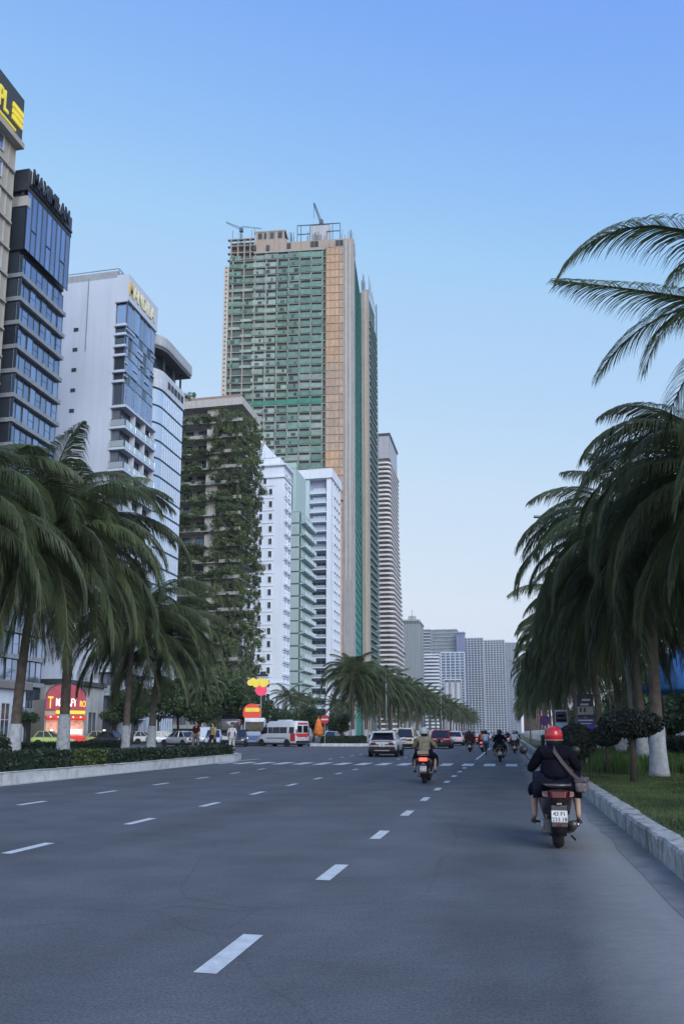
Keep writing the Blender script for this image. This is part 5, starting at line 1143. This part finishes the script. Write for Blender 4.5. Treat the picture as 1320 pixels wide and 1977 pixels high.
def person_standing(label, X, Y, rz, shirt, trousers, z0=0, s=1.0, stride=.18, hat=None, grp=None):
    p = root('person', label, 'person', (X, Y, z0), R(rz), group=grp, scale=(s, s, s)); nk = (0, 0, 1.45)
    V = [((0, 0, .95), (.12, .09)), ((0, 0, 1.12), (.11, .085)), ((0, .01, 1.3), (.13, .09)), (nk, .05), ((0, .01, 1.5), .046)]; E = [(0, 1), (1, 2), (2, 3), (3, 4)]; C = []
    for sx in (-1, 1):
        a, e, w_ = (sx * .17, 0, 1.38), (sx * .24, -.02 - sx * .05, 1.1), (sx * .23, .10 + sx * .06, .88); i = len(V); V += [(a, .05), (e, .036), (w_, .025)]; E += [(2, i), (i, i + 1), (i + 1, i + 2)]; hand(V, E, i + 2, w_, (0, .15, -1), (-sx, .3, 0)); C.append((a, e, w_))
    Lg = []
    for sx in (-1, 1):
        h_, k_, f_ = (sx * .09, 0, .9), (sx * .10, sx * stride * .6 + .03, .5), (sx * .10, sx * stride - (.05 if sx < 0 else 0), .07); i = len(V); V += [(h_, .08), (k_, .052), (f_, .035), ((f_[0], f_[1] + .12, .03), .025)]; E += [(0, i), (i, i + 1), (i + 1, i + 2), (i + 2, i + 3)]; Lg.append((h_, k_, f_))
    head(V, E, 4, (0, .01, 1.52)); skin_obj('body', V, E, skin, p)
    V = [((0, 0, .93), (.155, .115)), ((0, 0, 1.12), (.14, .105)), ((0, .01, 1.28), (.155, .11)), ((0, 0, 1.41), (.09, .07))]; E = [(0, 1), (1, 2), (2, 3)]
    for a, e, w_ in C: i = len(V); V += [(a, .07), (e, .052)]; E += [(2, i), (i, i + 1)]
    skin_obj('shirt', V, E, shirt, p); V = [((0, 0, .92), (.145, .11))]; E = []
    for h_, k_, f_ in Lg: i = len(V); V += [(h_, .098), (k_, .072), ((f_[0], f_[1], .12), .056)]; E += [(0, i), (i, i + 1), (i + 1, i + 2)]
    skin_obj('trousers', V, E, trousers, p)
    mk('hair', MB().smooth().loft([[(r_ * math.cos(a), -.01 + r_ * 1.1 * math.sin(a), 1.62 + z) for a in [q * math.pi / 6 for q in range(12)]] for r_, z in ((.085, -.03), (.098, .03), (.09, .09), (.05, .125), (.01, .132))]), hat or M('black_hair', (.01, .009, .009), .5), p)
    return p

# ------------------------------------------------------------------ scooters
SG = 'motor scooters on the avenue'
def scooter(name, label, X, Y, rz, bodym, lit=False, s=1.0, num=('43 F1', '233.18'), z0=.004, box=None, cls=None):
    r = root(name, label, cls or 'scooter', (X, Y, z0), R(rz), group=SG, scale=(s, s, s))
    def whl(nm, y, rad, wd):
        o = link(nm, None, r, (0, y, rad)); mk('tyre', MB().smooth().lathe([(rad * .66, -wd * .4), (rad * .86, -wd * .5), (rad * .97, -wd * .3), (rad, 0), (rad * .97, wd * .3), (rad * .86, wd * .5), (rad * .66, wd * .4), (rad * .66, -wd * .4)], 24, axis='x'), rubber, o)
        m = MB().lathe([(.02, -.05), (rad * .2, -.05), (rad * .2, .05), (.02, .05)], 12, axis='x').lathe([(rad * .6, -.03), (rad * .68, -.03), (rad * .68, .03), (rad * .6, .03), (rad * .6, -.03)], 20, axis='x')
        for k in range(5): a = k * 1.2566; m.tube([(0, 0, 0), (0, math.cos(a) * rad * .63, math.sin(a) * rad * .63)], .016, 5)
        mk('rim', m, steel, o, fix=False)
    whl('rear_wheel', 0, .255, .13); whl('front_wheel', 1.25, .255, .1)
    def rg(y, w_, zb, zt): return [(-w_ * .75, y, zb), (-w_, y, zb + (zt - zb) * .45), (-w_ * .9, y, zb + (zt - zb) * .8), (-w_ * .5, y, zt), (w_ * .5, y, zt), (w_ * .9, y, zb + (zt - zb) * .8), (w_, y, zb + (zt - zb) * .45), (w_ * .75, y, zb)]
    mk('body', MB().smooth().loft([rg(-.40, .085, .60, .72), rg(-.34, .14, .55, .745), rg(-.15, .185, .46, .76), (rg(.1, .20, .36, .76)), rg(.32, .175, .30, .72), rg(.42, .13, .30, .55), rg(.5, .11, .28, .36)]), bodym, r)
    mk('rear_panel', MB().smooth().loft([rg(-.30, .11, .46, .60), rg(-.16, .13, .38, .6), rg(.1, .13, .36, .5)]), black, r)
    mk('seat', MB().smooth().loft([rg(-.30, .11, .755, .80), rg(-.2, .15, .75, .825), (rg(.05, .15, .75, .81)), rg(.18, .14, .745, .78), rg(.42, .11, .72, .775), rg(.5, .06, .7, .74)]), M('seat_vinyl', (.015, .015, .016), .5), r)
    mk('grab_rail', MB().smooth().tube([(-.13, .02, .79), (-.165, -.2, .80), (-.14, -.38, .80), (0, -.43, .80), (.14, -.38, .80), (.165, -.2, .80), (.13, .02, .79)], .015, 8), M('rail_metal', (.16, .14, .14), .3, metal=.5), r)
    mk('tail_light', MB().loft([[(-.11, -.375, .635), (.11, -.375, .635), (.13, -.36, .735), (-.13, -.36, .735)], [(-.075, -.425, .645), (.075, -.425, .645), (.09, -.41, .725), (-.09, -.41, .725)]]), redlit if lit else M('red_lamp_dull', (.085, .008, .010), .3), r, bevel=.008)
    for sx in (-1, 1):
        mk('indicator', MB().loft([[(sx * .12, -.345, .65), (sx * .185, -.26, .65), (sx * .19, -.24, .715), (sx * .135, -.35, .73)], [(sx * .13, -.39, .655), (sx * .19, -.30, .655), (sx * .195, -.28, .71), (sx * .14, -.39, .72)]]), M('indicator_clear', (.30, .17, .16), .15), r, bevel=.005)
        mk('mirror', MB().smooth().lathe([(.01, -.02), (.055, -.012), (.06, .004), (.01, .008)], 14, axis='y', c=(sx * .36, .95, 1.20)), black, r); mk('mirror_arm', MB().smooth().tube([(sx * .2, .90, 1.0), (sx * .30, .93, 1.08), (sx * .36, .955, 1.17)], .008, 6), black, r)
        mk('hand_grip', MB().tube([(sx * .22, .83, 1.0), (sx * .345, .80, 1.0)], .017, 8), black, r); mk('footpeg', MB().tube([(sx * .1, .16, .30), (sx * .30, .14, .31)], .016, 6), black, r)
        mk('shock_absorber', MB().smooth().tube([(sx * .12, -.02, .30), (sx * .14, .02, .56)], .024, 8), M('spring_steel', (.35, .33, .32), .35, metal=.6), r)
    mk('rear_fender', MB().smooth().loft([[(-.075, y, z), (-.085, y - .02, z + .01), (.085, y - .02, z + .01), (.075, y, z)] for y, z in ((-.31, .18), (-.345, .3), (-.35, .45), (-.33, .60), (-.2, .60))], close=True), black, r)
    mk('plate_bracket', MB().box(-.095, .095, -.385, -.352, .295, .555), M('bracket_grey', (.06, .06, .065), .5), r, bevel=.01); mk('plate_lamp', MB().box(-.03, .03, -.41, -.36, .56, .585), chrome, r, bevel=.005)
    plate(r, 0, -.388, .425, .19, .14, *num)
    mk('reflector', MB().box(-.03, .03, -.395, -.375, .30, .33), redl, r)
    mk('exhaust', MB().smooth().tube([(.12, .36, .18), (.15, .18, .20), (.17, .02, .25), (.175, -.32, .33)], [.02, .045, .06, .05], 12), M('exhaust_metal', (.12, .115, .11), .35, metal=.6), r); mk('exhaust_guard', MB().smooth().tube([(.228, -.05, .28), (.228, -.24, .32)], .026, 8), chrome, r)
    mk('engine', MB().box(-.19, -.06, -.08, .30, .17, .36), M('engine_metal', (.20, .19, .19), .45, metal=.5), r, bevel=.03); mk('engine_cover', MB().lathe([(.02, -.215), (.09, -.21), (.11, -.18), (.02, -.17)], 14, axis='x', c=(0, .02, .27)), steel, r)
    mk('floorboard', MB().box(-.15, .15, .40, .82, .26, .31), black, r, bevel=.015)
    mk('front_shield', MB().smooth().loft([rg(.80, .15, .28, .62), rg(.88, .19, .36, .78), rg(.98, .14, .5, .9), rg(1.05, .05, .6, .8)]), bodym, r); mk('front_fender', MB().smooth().loft([[(-.06, 1.25 + .30 * math.cos(a), .255 + .30 * math.sin(a)), (0, 1.25 + .32 * math.cos(a), .255 + .32 * math.sin(a)), (.06, 1.25 + .30 * math.cos(a), .255 + .30 * math.sin(a)), (0, 1.25 + .29 * math.cos(a), .255 + .29 * math.sin(a))] for a in [R(q) for q in (30, 60, 90, 120, 150)]]), bodym, r)
    mk('fork', MB().tube([(-.07, 1.25, .255), (-.07, 1.02, .7)], .022, 8).tube([(.07, 1.25, .255), (.07, 1.02, .7)], .022, 8), steel, r, fix=False); mk('handlebar', MB().smooth().tube([(-.24, .83, 1.0), (-.12, .90, .97), (0, .92, .95), (.12, .90, .97), (.24, .83, 1.0)], .014, 8), black, r)
    mk('headlight', MB().smooth().loft([rg(.90, .11, .88, 1.0), rg(.98, .12, .84, 1.0), rg(1.08, .07, .86, .94)]), bodym, r); mk('center_stand', MB().tube([(.16, -.06, .16), (.2, -.16, .12)], .012, 6), black, r)
    if box: mk('top_box', MB().box(-.2, .2, -.52, -.16, .82, 1.05), box, r, bevel=.04)
    return r
maroon = paintm('maroon', (.020, .006, .008)); bkp = paintm('scooter_black', (.012, .012, .014)); rdp = paintm('scooter_red', (.40, .03, .02)); whp = paintm('scooter_white', (.55, .55, .57)); gryp = paintm('scooter_grey', (.16, .17, .19))
blackc = cloth('black', (.007, .007, .014)); navy = cloth('navy', (.009, .011, .024)); khaki = cloth('khaki', (.27, .235, .17)); orange = cloth('orange', (.60, .12, .04)); whitec = cloth('white', (.60, .62, .66)); grayc = cloth('grey', (.18, .18, .2)); yelc = cloth('yellow', (.42, .36, .16)); bluec = cloth('blue', (.10, .14, .28)); darkp = cloth('dark_trousers', (.025, .028, .04)); redc = cloth('wine', (.06, .015, .02))
redh = M('helmet_red', (.46, .012, .022), .25, coat=.5, var=.05); whh = M('helmet_white', (.50, .53, .52), .35, var=.1); bkh = M('helmet_black', (.015, .015, .018), .3); gyh = M('helmet_grey', (.3, .3, .31), .4)
# main rider
X0, Y0 = .56, 10.75
scooter('motor_scooter', 'dark maroon scooter with a white plate under the rider in the red helmet', X0, Y0, 1, maroon)
person_seated('person in black with a red helmet riding the nearest scooter', X0, Y0 + .07, 1, blackc, navy, redh, knee=.265, foot=(.285, .08, .34), hem=.62, elbow=.315, bulk=1.34, lean=.06, s=.955)
bagm = M('bag_pattern', (.15, .12, .12), .7, var=.7, scale=18)
bag = root('shoulder_bag', 'patterned brown shoulder bag at the right hip of the rider in black', 'bag', (X0 + .31, Y0 - .10, .80), R(-14))
mk('pouch', MB().box(-.07, .07, -.10, .12, -.10, .08), bagm, bag, bevel=.035); mk('flap', MB().box(-.078, .078, -.108, .128, .02, .09), M('bag_flap', (.09, .07, .08), .6, var=.5, scale=20), bag, bevel=.02)
strap = [Vector((-.10, .10, .475)), Vector((-.14, -.005, .47)), Vector((-.30, -.055, .36)), Vector((-.20, -.095, .22)), Vector((-.09, -.09, .08)), Vector((0, -.04, .03))]
so_ = [Vector((-.36 + .0, .12, .44)), Vector((-.345, .0, .475)), Vector((-.30, -.075, .40)), Vector((-.20, -.12, .27)), Vector((-.09, -.13, .14)), Vector((0, -.10, .05))]
m = MB(); wv = Vector((.018, 0, .012))
m.loft([[p - wv, p + wv, p + wv + Vector((0, -.006, 0)), p - wv + Vector((0, -.006, 0))] for p in so_]); mk('strap', m, M('strap_leather', (.10, .075, .075), .6), bag)
# khaki rider
X1, Y1 = -2.43, 23.3
scooter('motor_scooter', 'dark scooter with a glowing red tail light under the khaki shirted rider', X1, Y1, 0, bkp, lit=True, num=('43 K1', '051.27'))
person_seated('person in a khaki shirt and pale helmet on a scooter with its tail light on', X1, Y1 + .07, 0, khaki, navy, whh, knee=.30, foot=(.29, .05, .34), hem=.46, elbow=.33, bulk=1.12, lean=.05, sleeve=.8)
mk('rag', MB().box(-.16, .16, -.40, -.36, .83, .93), M('rag_tan', (.35, .28, .22), .8), bpy.data.objects['motor_scooter.001'], bevel=.01)
for (x, y, rz, bm_, sh_, tr_, he_, lit, lb, n) in (
    (-.50, 41.0, 0, bkp, blackc, darkp, bkh, False, 'all in black, centred beyond the crosswalk', ('43 E1', '407.33')),
    (-2.95, 60.9, 0, bkp, redc, darkp, bkh, False, 'in a dark wine jacket, left of the orange rider', ('43 D1', '602.11')),
    (-2.02, 61.4, -8, rdp, orange, darkp, bkh, True, 'in an orange and white jacket beside the wine jacket rider', ('43 H1', '118.02')),
    (.30, 57.0, 0, bkp, whitec, darkp, gyh, False, 'in a white shirt ahead of the black clad one', ('43 C1', '300.45')),
    (-.85, 66.5, 0, gryp, grayc, darkp, whh, True, 'in grey beyond the white shirted pair', ('43 B1', '221.20')),
    (-3.8, 96, 0, rdp, whitec, darkp, whh, True, 'in a pale shirt near the small white car', ('43 A1', '765.22')),
    (.6, 84, 0, bkp, bluec, darkp, bkh, False, 'in a blue shirt near the kerb, far ahead', ('43 M1', '118.77')),
    (-1.3, 88, 0, bkp, whitec, darkp, whh, False, 'in white in the distant middle of the right lane', ('43 N1', '100.93')),
    (-.2, 101, 0, whp, redc, darkp, gyh, True, 'in wine red, one of the farthest', ('43 P1', '818.10')),
    (1.0, 106, 0, bkp, grayc, darkp, bkh, False, 'in grey close to the kerb, one of the farthest', ('43 R1', '455.01')),
):
    scooter('motor_scooter', 'scooter of the rider ' + lb, x, y, rz, bm_, lit=lit, num=n)
    person_seated('rider ' + lb, x, y + .06, rz, sh_, tr_, he_, knee=.27, bulk=1.15, foot=(.26, .1, .34), hem=.44)
# cyclist: seen standing on the pedals of a bicycle
bc = root('bicycle', 'bicycle of the cyclist in the white shirt among the scooters', 'bicycle', (-1.55, 53.5, .004), 0)
for y, nm in ((0, 'rear_wheel'), (1.05, 'front_wheel')):
    o = link(nm, None, bc, (0, y, .33)); mk('tyre', MB().smooth().lathe([(.30, -.018), (.33, -.018), (.345, 0), (.33, .018), (.30, .018), (.30, -.018)], 26, axis='x'), rubber, o)
    m = MB()
    for k in range(10): a = k * .628; m.tube([(0, 0, 0), (0, .3 * math.cos(a), .3 * math.sin(a))], .003, 4)
    mk('spoke', m, steel, o, fix=False)
mk('frame', MB().tube([(0, 0, .33), (0, .42, .30), (0, .30, .82), (0, 0, .33)], .018, 6).tube([(0, .42, .30), (0, .95, .78), (0, .31, .78)], .02, 6).tube([(0, 1.05, .33), (0, .93, .92)], .016, 6).tube([(-.25, .88, .97), (0, .93, .95), (.25, .88, .97)], .013, 6), bluec, bc, fix=False); mk('saddle', MB().box(-.07, .07, .16, .40, .84, .88), black, bc, bevel=.02); mk('crank', MB().tube([(-.1, .42, .18), (0, .42, .30), (.1, .42, .42)], .012, 5), steel, bc)
person_seated('cyclist in a white shirt and dark trousers riding among the scooters', -1.55, 53.72, 0, whitec, bluec, M('cap_dark', (.02, .02, .03), .7), knee=.10, foot=(.10, .16, .24), hem=.40, elbow=.24, lean=.12, hl=False)
person_standing('person in a yellowish shirt walking on the median head', -16.05, 42.0, 150, yelc, darkp, .30, 1.02, .26)
person_standing('person in pale clothes standing near the median head', -14.95, 42.05, 200, whitec, M('pale_trousers', (.45, .46, .48), .9), .30, .98, .10)
person_standing('person in a dark shirt with a child sized bag behind the yellowish shirt', -16.7, 41.2, 160, redc, grayc, .30, 1.06, .12)

# ------------------------------------------------------------------ signs, lamps, street furniture
def lamp(label, X, Y, H, arm, z0=.25, ang=180, name='street_lamp'):
    r = root(name, label, 'street lamp', (X, Y, z0), group='street lamps'); mk('pole', MB().smooth().tube([(0, 0, -.02), (0, 0, H * .6), (0, 0, H)], [.095, .07, .05], 10), M('lamp_pole_grey', (.30, .32, .34), .5, metal=.3), r)
    a = R(ang); d = Vector((math.cos(a), math.sin(a), 0)); mk('arm', MB().smooth().tube([(0, 0, H - .1), tuple(d * arm * .5 + Vector((0, 0, H + .35))), tuple(d * arm + Vector((0, 0, H + .55)))], [.045, .038, .03], 8), M('lamp_pole_grey', (.30, .32, .34), .5, metal=.3), r)
    e = d * arm + Vector((0, 0, H + .55)); f = d * (arm + .75) + Vector((0, 0, H + .62)); n = Vector((-d.y, d.x, 0)) * .13
    mk('lamp_head', MB().loft([[e - n * .6, e + n * .6, e + n * .6 + Vector((0, 0, .08)), e - n * .6 + Vector((0, 0, .08))], [f - n, f + n, f + n * .8 + Vector((0, 0, .06)), f - n * .8 + Vector((0, 0, .06))]]), M('lamp_head_grey', (.22, .24, .27), .4), r); return r
lamp('street lamp on the right lawn, only its arm shows above the palm fronds', 4.6, 32.5, 9.3, 2.6)
lamp('tall thin street lamp before the dense palm row of the far median', -13.0 - 1.7, 97, 8.6, 1.6, .27, 0)
lamp('distant street lamp with a short arm left of the riders', -10.8 - 3.4, 172, 10.5, 2.0, .27, 0)
lamp('distant street lamp on the right lawn past the palms', 2.4, 96, 9, 1.8)
r = root('flag_pole', 'thin pale pole between the palms on the promenade', 'pole', (9.3, 44.5, .25)); mk('pole', MB().tube([(0, 0, 0), (0, 0, 4.4)], .045), M('pale_pole', (.6, .6, .58), .5), r)
# parking prohibition roundel
sp_ = at(1015, 1455, 56); r = root('round_sign', 'round blue and red sign on a striped post beside the kerb', 'road sign', (2.35, 56, .25))
mk('disc', MB().lathe([(.01, -.02), (.36, -.02), (.36, .02), (.01, .02)], 24, axis='y', c=(0, -.06, 2.0)), M('sign_red', (.45, .03, .04), .4), r); mk('disc_face', MB().lathe([(.01, -.01), (.29, -.01), (.29, .01), (.01, .01)], 24, axis='y', c=(0, -.095, 2.0)), M('sign_blue', (.05, .07, .32), .4), r)
mk('disc_bar', MB().box(-.30, .30, -.112, -.108, 1.97, 2.03, 0, Matrix.Translation((0, 0, 2.0)) @ Matrix.Rotation(R(45), 4, 'Y') @ Matrix.Translation((0, 0, -2.0))), M('sign_red', (.45, .03, .04), .4), r)
for k in range(6): mk('post_band', MB().lathe([(.035, k * .29), (.035, (k + 1) * .29 - .001)], 10), M('post_white', (.6, .6, .6), .5) if k % 2 else M('post_red', (.4, .04, .04), .5), r)
# no entry sign
r = root('no_entry_sign', 'red no entry sign with a white bar at the far median hedge', 'road sign', (-19.4, 84.0, .27)); mk('post', MB().tube([(0, 0, 0), (0, 0, 2.9)], .04), steel, r)
mk('disc', MB().lathe([(.01, -.02), (.48, -.02), (.48, .02), (.01, .02)], 24, axis='y', c=(0, -.06, 2.55)), M('sign_red', (.45, .03, .04), .4), r); mk('disc_bar', MB().box(-.36, .36, -.10, -.081, 2.47, 2.63), M('post_white', (.6, .6, .6), .5), r)
# orange folded parasol and the blue canopy
r = root('folded_parasol', 'bright orange folded parasol just right of the minibus tail', 'parasol', (-20.7, 86.5, .27)); mk('canopy', MB().smooth().lathe([(.05, 2.75), (.22, 2.55), (.42, 1.9), (.56, 1.2), (.5, .85), (.1, .8)], 14), M('parasol_orange', (.80, .20, .03), .7, var=.25, scale=3), r); mk('pole', MB().tube([(0, 0, 0), (0, 0, 3.0)], .03), steel, r)
r = root('blue_canopy', 'bright blue domed canopy behind the whitewashed palm at the right edge', 'canopy', (8.3, 41, .22)); bcm = M('canopy_blue', (.09, .28, .75), .6, var=.15, scale=.6, transl=.3)
mk('canopy', MB().smooth().loft([[(1.9 * s_ * math.cos(a), 1.9 * s_ * math.sin(a), z - .2) for a in [q * math.pi / 8 for q in range(16)]] for s_, z in ((1.0, 3.35), (1.02, 3.5), (.9, 4.3), (.62, 4.95), (.3, 5.3), (.03, 5.45))]), bcm, r)
for a in range(4): mk('leg', MB().tube([(1.6 * math.cos(a * 1.5708 + .6), 1.6 * math.sin(a * 1.5708 + .6), 0), (1.6 * math.cos(a * 1.5708 + .6), 1.6 * math.sin(a * 1.5708 + .6), 3.5)], .05), steel, r)
# information boards behind the rider
def board(label, px0, px1, py0, py1, Y, bands, mat):
    a = at(px0, py0, Y); d = at(px1, py1, Y); cx_ = (a.x + d.x) / 2; wd = d.x - a.x; r = root('banner_board', label, 'banner', (cx_, Y, .25), group='banners on the right lawn')
    mk('board', MB().box(-wd / 2, wd / 2, -.04, .04, d.z - .25, a.z - .25), mat, r, bevel=.01); mk('post', MB().tube([(0, .06, 0), (0, .06, a.z - .25)], .06), conc, r)
    for z0_, z1_, x0_, x1_, mt in bands:
        mk('print_band', MB().box(-wd / 2 + wd * x0_, -wd / 2 + wd * x1_, -.052, -.041, d.z - .25 + (a.z - d.z) * z0_, d.z - .25 + (a.z - d.z) * z1_), mt, r)
    return r
pb = M('print_blue', (.06, .08, .42), .5); pw_ = M('print_white', (.42, .46, .55), .5); pk = M('print_dark', (.03, .035, .06), .5); plb = M('print_pale_blue', (.34, .50, .66), .5)
board('pale blue banner above the red helmet', 1070, 1096, 1371, 1424, 33, ((.55, .95, .05, .95, pk), (.60, .66, .1, .85, pw_), (.76, .82, .15, .8, pw_), (.2, .28, .3, .7, pw_)), plb)
board('dark banner with pale print above a blue text board', 1112, 1146, 1340, 1384, 32, ((.1, .45, .02, .96, M('print_grey', (.28, .28, .30), .5)), (.5, .58, .2, .7, pw_), (.7, .78, .3, .8, pw_), (.2, .4, .15, .25, pk), (.2, .4, .4, .5, pk)), pk)
board('blue board with white lines of text on a concrete post', 1112, 1148, 1386, 1416, 31.8, ((.80, .88, .08, .9, pw_), (.60, .66, .2, .8, pw_), (.40, .45, .1, .6, pw_), (.12, .2, .1, .95, pw_), (.3, .5, .6, .9, M('print_bright_blue', (.03, .03, .7), .5))), M('print_navy', (.035, .05, .16), .5))
for k in range(12): 
    r = root('white_bollard', 'low white bollard in the row along the promenade edge', 'bollard', (9.75, 20 + k * 3.2, .22), group='white bollards at the promenade edge'); mk('post', MB().smooth().lathe([(.16, 0), (.15, .6), (.12, .72), (.02, .76)], 12), lime, r)
wl = root('low_wall', 'low pale wall edging the beach beyond the promenade', 'wall', (17, 60, 0)); mk('wall', MB().box(-.2, .2, -50, 60, 0, 1.2), white, wl)
for k, (x, y) in enumerate(((8.9 + 1.6, 26.5), (10.6, 28.2), (10.9, 30.3))):
    scooter('parked_scooter', ('first', 'second', 'third')[k] + ' scooter parked on the promenade behind the tall grass', x, y, 70 + k * 9, (bkp, whp, gryp)[k], z0=.225)

# ------------------------------------------------------------------ the air
hz = MB().box(-450, 300, -60, 1900, -1.2, 232).mesh('haze', []) if False else None
hm_ = bpy.data.materials.new('haze'); hm_.use_nodes = True; hn = hm_.node_tree; hn.nodes.clear(); ho = hn.nodes.new('ShaderNodeOutputMaterial'); hv = hn.nodes.new('ShaderNodeVolumePrincipled')
hv.inputs['Color'].default_value = (.80, .88, 1.0, 1); hv.inputs['Density'].default_value = .00013; hn.links.new(hv.outputs[0], ho.inputs['Volume'])
o = link('haze', recalc(MB().box(-460, 330, -80, 2600, -1.2, 236).mesh('haze', hm_))); o['kind'] = 'stuff'; o['label'] = 'thin evening haze over the avenue'
